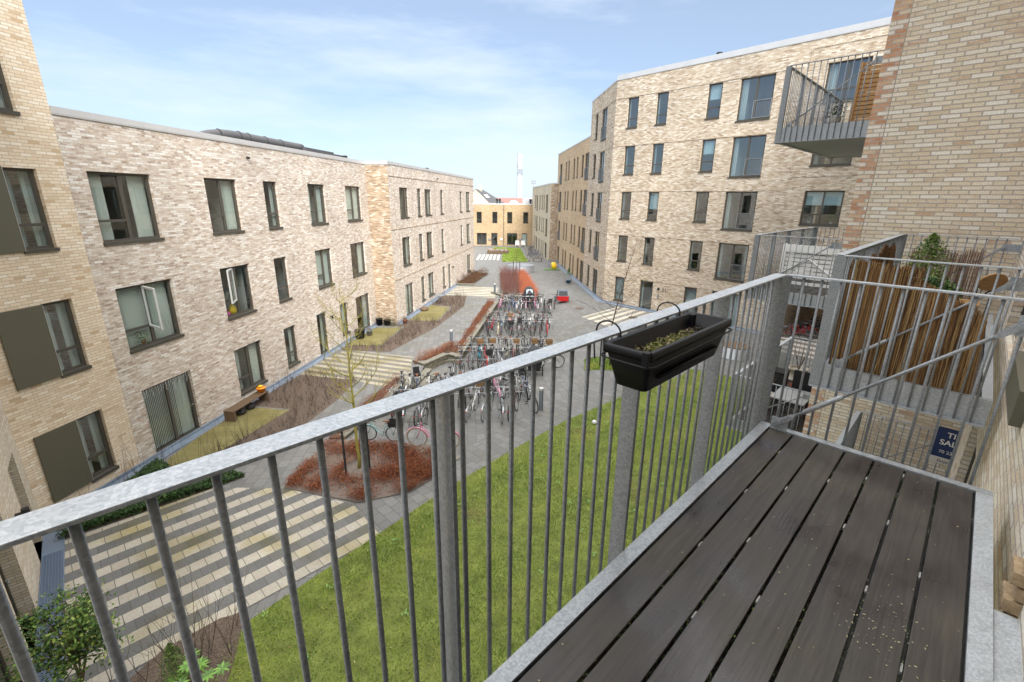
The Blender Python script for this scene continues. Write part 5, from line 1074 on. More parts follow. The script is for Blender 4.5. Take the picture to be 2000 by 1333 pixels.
# trees
def tree(loc, h, label, m, lean=(0, 0), r=.04, levels=3, first=.35, nb=14, blen=.9, upc=.55, buds=None, nbud=0, sub=4, tw_r=.35, seed=1, name='tree', grp=None):
    rr_ = np.random.default_rng(seed); t = tag(empty(name, loc), label, 'tree', grp); base = V(*loc); T_ = []; S = []; tips = []
    k = 14; pts_ = [base + V(lean[0] * h * (i / k) ** 1.3 + rr_.normal(0, .01), lean[1] * h * (i / k) ** 1.3 + rr_.normal(0, .01), h * i / k) for i in range(k + 1)]
    rad = [r * (1 - .85 * i / k) for i in range(k + 1)]
    b = MB(); b.tube(pts_, rad, 8); b.build('trunk', m, t, True)
    def grow(p, d, l_, r_, lev):
        n_ = 5; q = p; dd = d / np.linalg.norm(d)
        for i in range(n_):
            dd = dd + V(0, 0, upc * .22) + rr_.normal(0, .07, 3); dd /= np.linalg.norm(dd); q2 = q + dd * l_ / n_; S.append((q, q2, r_ * (1 - .13 * i), r_ * (1 - .13 * (i + 1)))); q = q2; tips.append(q)
            if lev > 0 and rr_.uniform() < .75: grow(q, dd + rr_.normal(0, .75, 3) * V(1, 1, .6), l_ * rr_.uniform(.35, .6), r_ * .55, lev - 1)
    for i in range(nb):
        f = first + (1 - first) * (i + .5) / nb; p = pts_[0] * 0 + np.array([np.interp(f * k, range(k + 1), [q[j] for q in pts_]) for j in range(3)]); an = i * 2.4 + rr_.uniform(-.4, .4)
        grow(p, V(math.cos(an), math.sin(an), .35), blen * (1.15 - .75 * f) * rr_.uniform(.8, 1.2), r * tw_r * (1.1 - .6 * f), levels - 1)
    segs('crown', S, m, t, 4)
    if buds:
        tp_ = np.array(tips)[rr_.integers(0, len(tips), nbud)] + rr_.normal(0, .03, (nbud, 3)); leafcloud(tp_, nbud, .03, buds, t, name='buds', flat=.1)
    return t
bark = mat('olive_yellow_bark', (.30, .27, .06), .8, noise=.3, nscale=30); barkd = mat('dark_bark', (.10, .075, .06), .85)
tree((-4.66, 12.5, .02), 5.4, 'young bare tree with yellow green bark standing between black stakes in the red bed', bark, r=.055, first=.33, nb=22, blen=1.35, levels=3, upc=.9, seed=4, tw_r=.42)
tree((4.65, 22.2, gz(4.65, 22.2)), 6.3, 'thin leaning bare tree with tiny dark buds on the small grass square', barkd, lean=(.2, .02), r=.042, first=.3, nb=20, blen=1.7, levels=3, upc=.35, buds=[mat('bud_dark', (.08, .045, .04), .8)], nbud=900, seed=8)
tree((.4, 50.0, .03), 2.9, 'small bare sapling between black stakes in the dogwood bed', barkd, r=.03, first=.45, nb=12, blen=.7, levels=2, seed=3)
stk = [(-4.93, 12.1, 1.75), (-4.72, 12.95, 1.75), (-4.30, 12.35, 1.75), (4.42, 21.9, 1.5), (4.95, 22.0, 1.5), (4.7, 22.6, 1.5), (.05, 49.7, 1.7), (.75, 49.7, 1.7)]
sl = ['black wooden stake, tallest looking on the left of the yellow green tree', 'black stake right behind the yellow green tree', 'black stake on the right of the yellow green tree', 'black stake left of the leaning tree', 'black stake right of the leaning tree', 'black stake behind the leaning tree', 'black stake left of the far sapling', 'black stake right of the far sapling']
for (x, y, h), lb in zip(stk, sl):
    b = MB(); z = gz(x, y); b.tube([(x, y, z - .1), (x, y, z + h)], .035, 8); b.tube([(x, y, z + h - .16), (x, y, z + h - .11)], .042, 8); item(b, 'tree_stake', K['blackm'], lb, 'stake', (x, y, z), 'black stakes holding the young trees')
# small broadleaf tree bottom left
t = tag(empty('holly_tree', (-6.75, 5.25, 0)), 'small round glossy green leaved tree at the bottom left beside the grating', 'tree')
b0_ = V(-6.66, 5.3, 0); S = [(b0_, b0_ + V(.03, 0, .75), .028, .024), (b0_ + V(.03, 0, .75), b0_ + V(-.1, .1, 1.3), .022, .015), (b0_ + V(.02, 0, .7), b0_ + V(.2, .1, 1.4), .02, .012), (b0_ + V(.02, 0, .7), b0_ + V(.03, .2, 1.8), .018, .01)]; LC = []
for i in range(60):
    an = rng.uniform(0, 6.28); rr_ = rng.uniform(.2, .55); z = rng.uniform(1.1, 2.1); q = b0_ + V(math.cos(an) * rr_, math.sin(an) * rr_, z); s_ = b0_ + V(0, .05, 1.1 + (z - 1.1) * .4); S.append((s_, q, .009, .004)); LC.append(q + rng.normal(0, .09, (55, 3))); LC.append(s_ + (q - s_) * .6 + rng.normal(0, .07, (10, 3)))
segs('branches', S, mat('olive_trunk', (.16, .13, .07), .8), t, 6); LC = np.concatenate(LC); leafcloud(LC, len(LC), .068, [G_[0], G_[1], G_[1], G_[2], G_[3]], t, asp=.5)
conifer((-5.55, 5.75, .02), 1.0, .34, 'feathery green conifer shrub in the bottom left bed', 'shrub', mats=[mat('cypress', (.07, .12, .02), .6), mat('cypress_dark', (.035, .07, .015), .6), mat('cypress_light', (.14, .20, .04), .6)])
t = tag(empty('rhododendron', (-5.15, 5.45, .02)), 'bright green broad leaved shrub right of the feathery conifer', 'shrub')
bl_ = [mat('fresh_leaf', (.16, .33, .05), .4), mat('fresh_leaf_dark', (.08, .19, .03), .4)]; S = []; Q_ = []
for i in range(16):
    h_ = V(-5.15 + rng.normal(0, .26), 5.45 + rng.normal(0, .22), rng.uniform(.35, .8)); S.append((V(-5.15, 5.45, 0), h_, .008, .005))
    for k in range(9):
        an = k * .7 + i; d = V(math.cos(an), math.sin(an), .25); d /= np.linalg.norm(d); e = np.cross(d, V(0, 0, 1)); l_ = .15; c_ = h_ + d * l_ * .5
        Q_ += [h_, c_ + e * .022, h_ + d * l_ + V(0, 0, -.03), c_ - e * .022]
rawmesh('foliage', np.array(Q_), 4, None, parent=t, matidx=rng.integers(0, 2, len(Q_) // 4), mats=bl_); segs('branches', S, K['wood'], t, 4)
# potted conifer by the far right wall
conifer((5.6, 46.2, .3), 1.2, .42, 'small dark conifer in a blue glazed pot by the far right doors', 'potted conifer', pot=.3)
# ------------------------------------------------------------------ street furniture
bol = mat('bollard_blue_grey', (.045, .06, .075), .4)
for (x, y, h, lb) in ((1.17, 16.79, .95, 'dark steel bollard lamp right of the near bicycle row'), (-3.42, 25.0, .95, 'dark steel bollard lamp on the corner of the retaining wall'), (-1.55, 40.0, .95, 'dark steel bollard lamp by the dogwood bed at the far end of the yard')):
    z = gz(x, y) if x > 0 else 0; t = tag(empty('bollard', (x, y, z)), lb, 'bollard', 'dark bollard lamps'); b = MB(); b.lathe((x, y, z), [(.10, 0), (.10, .01), (.085, .012), (.085, h - .09)], 20); b.build('post', bol, t, True)
    b = MB(); b.lathe((x, y, z), [(.072, h - .089), (.072, h - .03)], 16); b.build('lens', K['white'], t); b = MB(); b.lathe((x, y, z), [(.086, h - .03), (.086, h - .005), (.07, h)], 20); b.build('cap', K['coping'], t)
zin = mat('zinc_drum', (.30, .32, .34), .45, metal=.5, noise=.15, nscale=3)
for (x, y, r_, h, lb, tm) in ((.95, 53.5, 1.5, .7, 'wide low zinc ringed drum planter behind the dogwood bed', zin), (11.95, 23.6, .72, .62, 'round zinc sided seat drum with a dark wooden lid near the lawn tip', K['wood'])):
    t = tag(empty('drum', (x, y, 0)), lb, 'drum'); b = MB(); b.lathe((x, y, 0), [(r_ + .02, 0), (r_ + .02, .04), (r_, .041), (r_, h)], 40); b.build('side', zin, t, True); b = MB(); b.lathe((x, y, 0), [(r_ * .985, h + .001), (r_ * .985, h + .05), (.02, h + .05)], 40); b.build('lid', tm, t)
# bench with an orange toy
t = tag(empty('bench', tuple(FA(3.4, .55, 0))), 'dark brown slatted wooden bench on the mossy terrace against the left wall', 'bench')
for i in range(7): b = MB(); b.box(FA, 2.45, 4.45, .38 + i * .062, .43 + i * .062, .40, .43); b.build('slat', K['wood'], t)
for u in (2.46, 4.36):
    for k in range(5): b = MB(); b.box(FA, u, u + .08, .38 + k * .086, .455 + k * .086, .022, .398); b.build('leg_board', K['wood'], t)
orange = mat('orange_plastic', (.80, .25, .01), .4); red = mat('red_plastic_bright', (.6, .03, .02), .4)
t = tag(empty('toy_bucket', tuple(FA(4.3, .6, .43))), 'orange and yellow toy bucket on the end of the slatted bench', 'toy')
b = MB(); b.lathe(FA(4.3, .6, .432), [(.12, 0), (.17, .16), (.19, .17), (.15, .2), (.02, .22)], 18); b.build('tub', orange, t, True); b = MB(); b.lathe(FA(4.28, .6, .652), [(.09, 0), (.08, .06), (.02, .08)], 14); b.build('lid', mat('yellow_plastic', (.8, .5, .02), .4), t, True)
t = tag(empty('storage_bag', tuple(FA(3.4, .55, .05))), 'black bag stored under the slatted bench', 'bag'); b = MB(); b.lathe(FA(3.1, .55, .024), [(.15, 0), (.2, .1), (.14, .22), (.03, .26)], 12); b.lathe(FA(3.6, .55, .024), [(.17, 0), (.21, .1), (.13, .2), (.03, .22)], 12); b.build('sack', K['blackm'], t, True)
for (F_, u, v, r_, h, m_, lb, cat_) in ((FA, 16.35, .35, .22, .42, K['black'], 'black plant tub in the inner corner of the left building', 'plant tub'), (FA, 16.45, .85, .24, .34, K['black'], 'black plant tub farther from the wall in the inner corner', 'plant tub'), (FA, 16.3, 1.3, .15, .3, cer, 'cream pot beside the black tubs in the inner corner', 'plant pot'), (FB, -1.5, .45, .16, .25, mat('terracotta', (.35, .15, .07), .8), 'terracotta pot at the foot of the projecting left wall', 'plant pot'), (FA, 13.35, .45, .3, .5, K['blackm'], 'black rubbish sack shape planter under the narrow ground floor window', 'planter'), (FA, 14.0, .75, .18, .3, K['galvd'], 'grey metal bucket by the patio door', 'bucket')):
    q = F_(u, v, .024); t = tag(empty('plant_tub', q), lb, cat_); b = MB(); b.lathe(q, [(r_ * .8, 0), (r_, h), (r_ * 1.06, h), (r_ * .95, h - .03), (.02, h - .04)], 18); b.build('tub', m_, t, True)
    c_ = rng.normal(0, r_ * .55, (160, 3)) * V(1, 1, .5) + q + V(0, 0, h + .08); leafcloud(c_, 160, .06, [K['wood'], tw2, G_[0]], t)
t = tag(empty('garden_table', tuple(FB(4.7, .95, 0))), 'thin round metal cafe table on the far mossy terrace', 'table'); b = MB(); b.lathe(FB(4.7, .95, .70), [(.38, 0), (.38, .02), (.01, .02)], 24); b.build('table_top', K['galvd'], t)
for k in range(3): an = k * 2.09; b = MB(); b.tube([FB(4.7, .95, .7), FB(4.7 + .3 * math.cos(an), .95 + .3 * math.sin(an), .025)], .012, 6); b.build('leg', K['blackm'], t)
b = MB(); b.lathe(FB(2.3, .5, .024), [(.25, 0), (.32, .12), (.22, .26), (.03, .3)], 12); item(b, 'plant_sack', K['wood'], 'brown sack shaped planter on the terrace edge beside the far patio door', 'planter', FB(2.3, .5, 0), smooth=True)
# things on the far plaza
for i, x in enumerate((.75, 1.75)):
    t = tag(empty('garden_chair', (x, 82.4, 0)), ['left of the two white slatted garden chairs before the golden house', 'right of the two white slatted garden chairs before the golden house'][i], 'chair', 'white garden chairs before the golden house')
    for k in range(5): b = MB(); b.box(WX, x - .32 + k * .13, x - .21 + k * .13, 82.75, 82.79, .35, 1.05); b.build('back_slat', K['white'], t)
    b = MB(); b.box(WX, x - .33, x + .33, 82.0, 82.7, .30, .34); b.build('seat', K['white'], t)
    for s_ in (-.37, .33): b = MB(); b.box(WX, x + s_, x + s_ + .06, 81.95, 82.8, .55, .59); b.build('armrest', K['white'], t); b = MB(); b.box(WX, x + s_, x + s_ + .06, 82.0, 82.08, .022, .548); b.build('leg', K['white'], t); b = MB(); b.box(WX, x + s_, x + s_ + .06, 82.65, 82.73, .022, .548); b.build('leg', K['white'], t)
t = tag(empty('raised_bed', (-2.2, 71.5, 0)), 'low dark framed raised bed with pale plants beside the far lawn strip', 'planter'); b = MB(); b.box(WX, -3.9, -.6, 71, 71.1, .02, .45); b.box(WX, -3.9, -.6, 73.3, 73.4, .02, .45); b.box(WX, -3.9, -3.8, 71.1, 73.3, .02, .45); b.box(WX, -.7, -.6, 71.1, 73.3, .02, .45); b.build('frame', K['wood'], t)
b = MB(); b.box(WX, -3.79, -.71, 71.11, 73.29, .02, .38); b.build('soil', K['soil'], t)
c_ = np.stack([rng.uniform(-3.7, -.8, 500), rng.uniform(71.2, 73.2, 500), rng.uniform(.42, .62, 500)], 1); leafcloud(c_, 500, .14, [mat('pale_plant', (.5, .5, .42), .8), rust[2], tw2, K['white']], t)
yel = mat('yellow_toy', (.75, .52, .02), .4)
t = tag(empty('toy_ride', (5.0, 55.3, 0)), 'round yellow plastic toy leaning on the far right paving', 'toy'); b = MB(); b.tube([(4.6, 55.2, .45), (5.1, 55.2, .45)], .42, 20); b.build('disc', yel, t, True); b = MB(); b.tube([(5.1, 55.2, .45), (5.2, 55.2, .45)], .2, 12); b.build('hub', orange, t)
b = MB(); b.box(WX, 3.7, 5.5, 54.6, 55.1, .015, .1); item(b, 'toy_sled', mat('green_plastic', (.08, .2, .02), .5), 'flat green plastic sled under the yellow toy', 'sled', (4.6, 54.9, 0), bevel=.03)
for i, (x, y) in enumerate(((4.55, 57.3), (5.35, 57.0), (5.45, 45.3))):
    t = tag(empty('garden_chair', (x, y, 0)), ['left metal folding chair behind the yellow toy', 'right metal folding chair behind the yellow toy', 'dark metal chair beside the blue potted conifer'][i], 'chair', 'metal chairs by the far right wall')
    b = MB(); b.box(WX, x - .2, x + .2, y - .2, y + .2, .44, .46); b.build('seat', K['galvd'], t); b = MB(); b.box(WX, x - .2, x + .2, y + .2, y + .22, .5, .9); b.build('backrest', K['galvd'], t)
    for sx_ in (-.19, .19):
        b = MB(); b.tube([(x + sx_, y - .2, .02), (x + sx_, y + .21, .9)], .012, 6); b.build('leg', K['galvd'], t); b = MB(); b.tube([(x + sx_, y + .2, .02), (x + sx_, y - .18, .45)], .012, 6); b.build('leg', K['galvd'], t)
b = MB(); b.box(WX, 2.6, 4.0, 62.4, 62.9, .35, .42); b.box(WX, 2.7, 2.8, 62.45, 62.85, .02, .349); b.box(WX, 3.8, 3.9, 62.45, 62.85, .02, .349); item(b, 'bench', K['wood'], 'small dark bench by the gable end of the beige building', 'bench', (3.3, 62.6, 0))
b = MB(); b.box(WX, 2.05, 2.2, 62.2, 79, .0, .3); item(b, 'low_wall', K['cap'], 'low pale kerb wall along the right edge of the far lawn strip', 'wall', (2.1, 70, 0))
q = (3.6, 81.5, 0); t = conifer((3.7, 81.0, .35), 1.5, .4, 'slim green plant in a dark pot by the teal door of the golden house', 'potted plant', pot=.28)
# small bright things on the grass
for i, (x, y, c_, lb) in enumerate(((3.95, 13.9, (.0, .45, .6), 'small turquoise and red ball toy lying on the lawn'), (9.3, 24.6, (.7, .75, .2), 'tiny yellow toy on the paving near the lawn tip'), (9.6, 24.5, (.0, .5, .6), 'tiny turquoise toy beside the yellow one near the lawn tip'), (3.1, 15.6, (.8, .8, .8), 'small white litter scrap at the edge of the lawn'))):
    z = .05; b = MB(); b.lathe((x, y, .01), [(.02, 0), (.08, .04), (.09, .08), (.06, .14), (.01, .16)], 12); item(b, 'toy_ball', mat('toy_%d' % i, c_, .4), lb, 'toy' if i < 3 else 'litter', (x, y, 0), smooth=True)
# window decorations, visible behind glass
t = tag(empty('potted_plant', tuple(FA(.5, -.2, 3.56))), 'leafy green plant inside the open window in the middle of the left facade', 'plant'); c_ = rng.normal(0, .15, (300, 3)) + FA(.5, -.28, 3.75); leafcloud(c_, 300, .07, G_[:3], t)
b = MB(); b.lathe(FA(.6, -.28, 3.545), [(.07, 0), (.1, .15), (.01, .15)], 12); b.build('pot', bpy.data.materials['terracotta'], t, True)
t = tag(empty('toy_figure', tuple(FA(4.5, -.25, 3.57))), 'yellow and pink toys on the sill of the second first floor window', 'toy'); b = MB(); b.lathe(FA(4.55, -.28, 3.56), [(.1, 0), (.16, .15), (.1, .35), (.02, .4)], 12); b.build('body', yel, t, True); b = MB(); b.lathe(FA(4.25, -.28, 3.56), [(.1, 0), (.13, .1), (.02, .2)], 12); b.build('ball', mat('pink_toy', (.6, .1, .3), .5), t, True)
for i, (u, z, h_, lb) in enumerate(((1.5, 3.45, .45, 'green plant in the first floor window left of the entrance above'), (14.9, 6.80, .5, 'bright green money plant in the wide window with pale blinds'), (7.45, 3.45, .45, 'potted cactus like plant in the first floor window near the french balcony'), (13.8, 6.80, .3, 'small white flowering plant left in the window with pale blinds'), (3.8, 3.45, .25, 'red berried plant in the window over the entrance'))):
    q = FC(u, -.28, z); t = tag(empty('window_plant', q), lb, 'plant'); c_ = rng.normal(0, h_ * .25, (220, 3)) + q + V(0, 0, h_ * .7); leafcloud(c_, 220, .06, [[G_[1], G_[2]], bl_, [G_[1], G_[2]], [K['white'], G_[2]], [rust[2], G_[0]]][i], t); b = MB(); b.lathe(q, [(.06, 0), (.08, .14), (.01, .14)], 12); b.build('pot', K['white'] if i in (1, 3) else bpy.data.materials['terracotta'], t, True)

# ------------------------------------------------------------------ bicycles
tyre = mat('tyre', (.018, .018, .018), .8); steel = mat('bright_steel', (.34, .35, .37), .35, metal=.7); cream = mat('cream_tyre', (.5, .42, .28), .7)
brownl = mat('brown_leather', (.20, .07, .035), .5); wick = mat('wicker', (.22, .13, .06), .8); blk = K['blackm']
def keep(mb, name, m, smooth=True):
    o = mb.build(name, m, None, smooth); d = o.data; bpy.data.objects.remove(o); return d
def mk_wheel():
    b = MB(); r_ = .315; b.tube([(r_ * math.cos(a), 0, r_ * math.sin(a)) for a in np.linspace(0, 2 * math.pi, 25)[:-1]], .009, 5, closed=True)
    b.tube([(0, -.035, 0), (0, .035, 0)], .02, 6)
    for i in range(20):
        a = 2 * math.pi * i / 20; b.tube([(.018 * math.cos(a + 1.2), .02 * (-1) ** i, .018 * math.sin(a + 1.2)), (r_ * math.cos(a), 0, r_ * math.sin(a))], .0016, 3, cap=False)
    return keep(b, 'wheel', steel)
def mk_tyre():
    b = MB(); b.tube([(.34 * math.cos(a), 0, .34 * math.sin(a)) for a in np.linspace(0, 2 * math.pi, 25)[:-1]], .02, 6, closed=True); return keep(b, 'tyre', tyre)
RH, FH, BB_, HT, HB, ST = (-.52, 0, .35), (.56, 0, .35), (-.06, 0, .29), (.38, 0, .93), (.43, 0, .66), (-.22, 0, .84)
def mk_frame(kind):
    b = MB(); T = lambda p, q, r_=.014, n=6: b.tube([p, q], r_, n)
    T(BB_, ST, .015); T(HT, HB, .018)
    if kind == 'step': b.tube([HB, (.22, 0, .47), (.06, 0, .36), BB_], .019, 7); b.tube([(.40, 0, .80), (.2, 0, .60), (0, 0, .48), (-.10, 0, .46)], .012, 6)
    else: T((.42, 0, .70), BB_, .018, 7); T((.39, 0, .88), (-.2, 0, .80), .016, 7)
    for s in (-1, 1):
        T((BB_[0], .03 * s, BB_[2]), (RH[0], .06 * s, RH[2]), .009, 5); T((ST[0], .015 * s, ST[2] - .06), (RH[0], .06 * s, RH[2]), .008, 5)
        b.tube([(HB[0], .0, HB[2]), (.45, .045 * s, .62), (.50, .045 * s, .48), (FH[0], .045 * s, FH[2])], .010, 5)
    return keep(b, 'frame', steel)
def arc(cx, cz, r_, a0, a1, w, n=12):
    b = MB(); P = []
    for i in range(n + 1):
        a = R(a0 + (a1 - a0) * i / n); P += [(cx + r_ * math.cos(a), -w, cz + r_ * math.sin(a)), (cx + (r_ + .012) * math.cos(a), 0, cz + (r_ + .012) * math.sin(a)), (cx + r_ * math.cos(a), w, cz + r_ * math.sin(a))]
    b.add(P, [[i * 3 + j, i * 3 + j + 1, i * 3 + j + 4, i * 3 + j + 3] for i in range(n) for j in range(2)]); return b
BK = dict(wheel=mk_wheel(), tyre=mk_tyre(), step=mk_frame('step'), diamond=mk_frame('diamond'))
b = arc(RH[0], .35, .375, 20, 200, .028); b2 = arc(FH[0], .35, .375, 10, 170, .026); BK['mudguard'] = keep(b, 'mudguard', blk); BK['mudguard_f'] = keep(b2, 'mudguard', blk)
b = MB(); b.tube([(.37, 0, .93), (.35, 0, 1.06)], .012, 6); b.tube([(.18, -.28, 1.06), (.26, -.26, 1.08), (.34, -.14, 1.07), (.40, 0, 1.05), (.34, .14, 1.07), (.26, .26, 1.08), (.18, .28, 1.06)], .011, 6); BK['handlebar'] = keep(b, 'handlebar', steel)
b = MB(); b.tube([(.36, 0, .93), (.38, 0, 1.02)], .014, 6); b.tube([(.36, -.31, 1.03), (.40, 0, 1.02), (.36, .31, 1.03)], .012, 6); BK['flatbar'] = keep(b, 'handlebar', blk)
b = MB()
for s in (-1, 1): b.tube([(.18, .28 * s, 1.06), (.07, .29 * s, 1.05)], .017, 6)
BK['grip'] = keep(b, 'grips', blk)
b = MB(); prof = [(-.37, .075, 0), (-.32, .09, .02), (-.24, .07, .015), (-.17, .03, .0), (-.10, .022, -.005)]
P = []
for x, w, dz in prof: P += [(x, -w, .93 + dz), (x, 0, .955 + dz), (x, w, .93 + dz), (x, 0, .90 + dz)]
b.add(P, [[i * 4 + j, i * 4 + (j + 1) % 4, (i + 1) * 4 + (j + 1) % 4, (i + 1) * 4 + j] for i in range(4) for j in range(4)] + [[0, 1, 2, 3], [19, 18, 17, 16]]); b.tube([(-.22, 0, .80), (-.245, 0, .92)], .011, 6); BK['saddle'] = keep(b, 'saddle', blk)
b = MB()
for s in (-.06, 0, .06): b.tube([(-.28, s, .74), (-.68, s, .74)], .006, 5)
for s in (-.065, .065): b.tube([(-.66, s, .74), (-.52, s, .37)], .005, 4); b.tube([(-.3, s, .74), (-.26, s, .72)], .005, 4)
b.tube([(-.68, -.065, .74), (-.68, .065, .74)], .006, 5); BK['rack'] = keep(b, 'rack', blk)
b = MB(); b.tube([(-.06, -.05, .29), (-.06, .05, .29)], .03, 8); b.lathe((0, 0, 0), [(0, 0), (0, 0)], 3) if 0 else None
b.tube([(-.06 + .09 * math.cos(a), -.05, .29 + .09 * math.sin(a)) for a in np.linspace(0, 6.28, 15)[:-1]], .006, 4, closed=True); b.tube([(-.06, -.07, .29), (.06, -.08, .19)], .008, 5); b.tube([(.06, -.17, .19), (.06, -.08, .19)], .014, 5); b.tube([(-.06, .07, .29), (-.18, .08, .39)], .008, 5); b.tube([(-.18, .08, .39), (-.18, .17, .39)], .014, 5)
b.tube([(-.05, -.05, .20), (-.5, -.05, .32)], .004, 4); b.tube([(-.05, -.05, .38), (-.5, -.05, .38)], .004, 4); BK['crank'] = keep(b, 'crank', blk)
b = MB()
def basket(b, x0, x1, w, z0, z1, wire=True):
    f = .82; c = (x0 + x1) / 2; hx = (x1 - x0) / 2
    lo = [(c - hx * f, -w * f, z0), (c + hx * f, -w * f, z0), (c + hx * f, w * f, z0), (c - hx * f, w * f, z0)]; hi = [(c - hx, -w, z1), (c + hx, -w, z1), (c + hx, w, z1), (c - hx, w, z1)]
    if not wire: b.add(lo + hi + [(q[0] * .97 + c * .03, q[1] * .95, q[2]) for q in hi] , [[0, 1, 2, 3], [0, 4, 5, 1], [1, 5, 6, 2], [2, 6, 7, 3], [3, 7, 4, 0]])
    for ring_ in (lo, hi): b.tube([q for q in ring_], .006 if wire else .012, 4, closed=True)
    if wire:
        for i in range(4):
            for k in range(5): t_ = k / 5; p = [lo[i][j] * (1 - t_) + lo[(i + 1) % 4][j] * t_ for j in range(3)]; q = [hi[i][j] * (1 - t_) + hi[(i + 1) % 4][j] * t_ for j in range(3)]; b.tube([p, q], .003, 3)
        for f_ in (.33, .66): b.tube([[lo[i][j] * (1 - f_) + hi[i][j] * f_ for j in range(3)] for i in range(4)], .003, 3, closed=True)
    return b
BK['wire_basket'] = keep(basket(MB(), .48, .78, .18, .80, 1.02), 'basket', blk); BK['wicker_basket'] = keep(basket(MB(), .48, .78, .18, .80, 1.02, False), 'basket', wick, False); BK['crate'] = keep(basket(MB(), -.68, -.34, .17, .76, .96, False), 'crate', blk, False)
b = MB(); b.box(WX, -.60, -.32, -.13, .13, .84, .90); b.box(WX, -.64, -.60, -.14, .14, .84, 1.18); b.box(WX, -.6, -.3, -.15, -.131, .84, .98); b.box(WX, -.6, -.3, .131, .15, .84, .98); b.box(WX, -.42, -.36, -.16, -.12, .55, .84); b.box(WX, -.42, -.36, .12, .16, .55, .84); BK['child_seat'] = keep(b, 'child_seat', blk, False)
b = MB(); b.box(WX, -.895, -.875, -.025, .025, .56, .59); BK['rear_light'] = keep(b, 'rear_light', mat('rear_red', (.6, .01, .01), .3), False)
b = MB(); b.tube([(.46, 0, .86), (.52, 0, .86)], .035, 8); BK['lamp'] = keep(b, 'headlamp', steel)
b = MB(); b.tube([(-.08, .05, .28), (-.18, .13, .0)], .008, 5); BK['stand'] = keep(b, 'kickstand', steel)
COL = {}
def paint(n):
    cs = dict(black=(.012, .012, .014), white=(.62, .62, .60), silver=(.36, .38, .40), grey=(.14, .15, .16), red=(.45, .012, .015), blue=(.02, .08, .30), turquoise=(.0, .38, .55), green=(.02, .30, .06), pink=(.70, .25, .42), teal=(.22, .42, .44), cream=(.6, .52, .36), purple=(.10, .04, .20), navy=(.01, .02, .08), salmon=(.75, .25, .2))
    cs['light blue'] = (.25, .42, .58); cs['dark red'] = (.16, .012, .02)
    if n not in COL: COL[n] = mat('paint_' + n.replace(' ', '_'), cs[n], .3, coat=.4, metal=.6 if n == 'silver' else 0)
    return COL[n]
def bike(x, y, z, ang, color, kind, label, group, acc=(), scale=1, lean=0, saddle=None, light=False, tyrem=None, lite=False, gm=None):
    t = tag(empty('bicycle', (x, y, z)), label, 'bicycle', group); t.rotation_euler = (lean, 0, ang); t.scale = (scale,) * 3
    def P(key, name, m=None, par=t, loc=(0, 0, 0), rot=(0, 0, 0)):
        o = bpy.data.objects.new(name, BK[key]); C.objects.link(o); o.parent = par; o.location = loc; o.rotation_euler = rot
        if m: o.material_slots[0].link = 'OBJECT'; o.material_slots[0].material = m
        return o
    P(kind, 'frame', paint(color))
    for h_ in (RH, FH):
        w = P('wheel', 'wheel', None, t, h_, (0, random.uniform(0, 3), 0)); P('tyre', 'tyre', tyrem, w)
    mg_ = gm or (paint(color) if random.random() < .3 else random.choice([blk, steel])); P('mudguard', 'mudguard', mg_); P('mudguard_f', 'mudguard', mg_)
    if kind == 'diamond' and random.random() < .5: P('flatbar', 'handlebar')
    else:
        P('handlebar', 'handlebar', random.choice([steel, steel, blk])); P('grip', 'grips', random.choice([blk, blk, brownl]))
    P('saddle', 'saddle', saddle or random.choice([blk, blk, blk, brownl]))
    P('rack', 'rack', random.choice([blk, steel])); P('crank', 'crank', random.choice([blk, steel])); P('stand', 'kickstand'); P('lamp', 'headlamp')
    rl = P('rear_light', 'rear_light', loc=(.015, 0, .0)); 
    for a_ in acc: P(a_, {'wire_basket': 'basket', 'wicker_basket': 'basket', 'white_basket': 'basket', 'crate': 'crate', 'child_seat': 'child_seat'}[a_], None)
    return t
ORD = ['first', 'second', 'third', 'fourth', 'fifth', 'sixth', 'seventh', 'eighth', 'ninth', 'tenth', 'eleventh', 'twelfth', 'thirteenth', 'fourteenth', 'fifteenth', 'sixteenth']
cols = ['black', 'black', 'black', 'white', 'grey', 'grey', 'silver', 'black', 'navy', 'blue', 'black', 'dark red', 'cream', 'green', 'black', 'silver']
accn = {'wire_basket': 'wire basket', 'wicker_basket': 'wicker basket', 'crate': 'black rear crate', 'child_seat': 'black child seat'}
def row(name, specs, y, head, group, xs_, z=None):
    for i, x in enumerate(xs_):
        c_, k, ac = specs[i % len(specs)] if specs else (random.choice(cols), random.choice(['step', 'diamond']), random.choice([(), (), ('wire_basket',), ('wicker_basket',), ('crate',), (), ('wire_basket',), ('child_seat',)]))
        yy = y + random.uniform(-.2, .2); xx = x + random.uniform(-.07, .07); h_ = head + random.uniform(-.26, .26)
        lb = '%s bicycle%s, %s from the left, %s' % (c_, ' with ' + accn[ac[0]] if ac else '', ORD[i], name)
        bike(xx, yy, gz(xx, yy) + .003, h_, c_, k, lb, group, ac, lean=random.uniform(-.09, .09))
U = math.pi / 2
g1, g2, g3, g4 = 'bicycles in the nearest rack', 'bicycles in the second rack', 'bicycles in the third rack', 'bicycles in the farthest rack'
row('nearest rack front row', [('black', 'diamond', ()), ('grey', 'diamond', ()), ('silver', 'step', ()), ('black', 'step', ()), ('black', 'diamond', ()), ('white', 'step', ()), ('black', 'step', ('child_seat',)), ('white', 'step', ()), ('green', 'diamond', ()), ('silver', 'step', ()), ('dark red', 'diamond', ())], 16.35, U, g1, [-4.6, -4.15, -3.6, -3.15, -2.75, -2.4, -1.98, -1.5, -.97, -.42, .08])
bike(.75, 17.1, gz(.75, 17), -U + .35, 'black', 'diamond', 'black bicycle leaning at the right end of the nearest rack', g1, lean=.12)
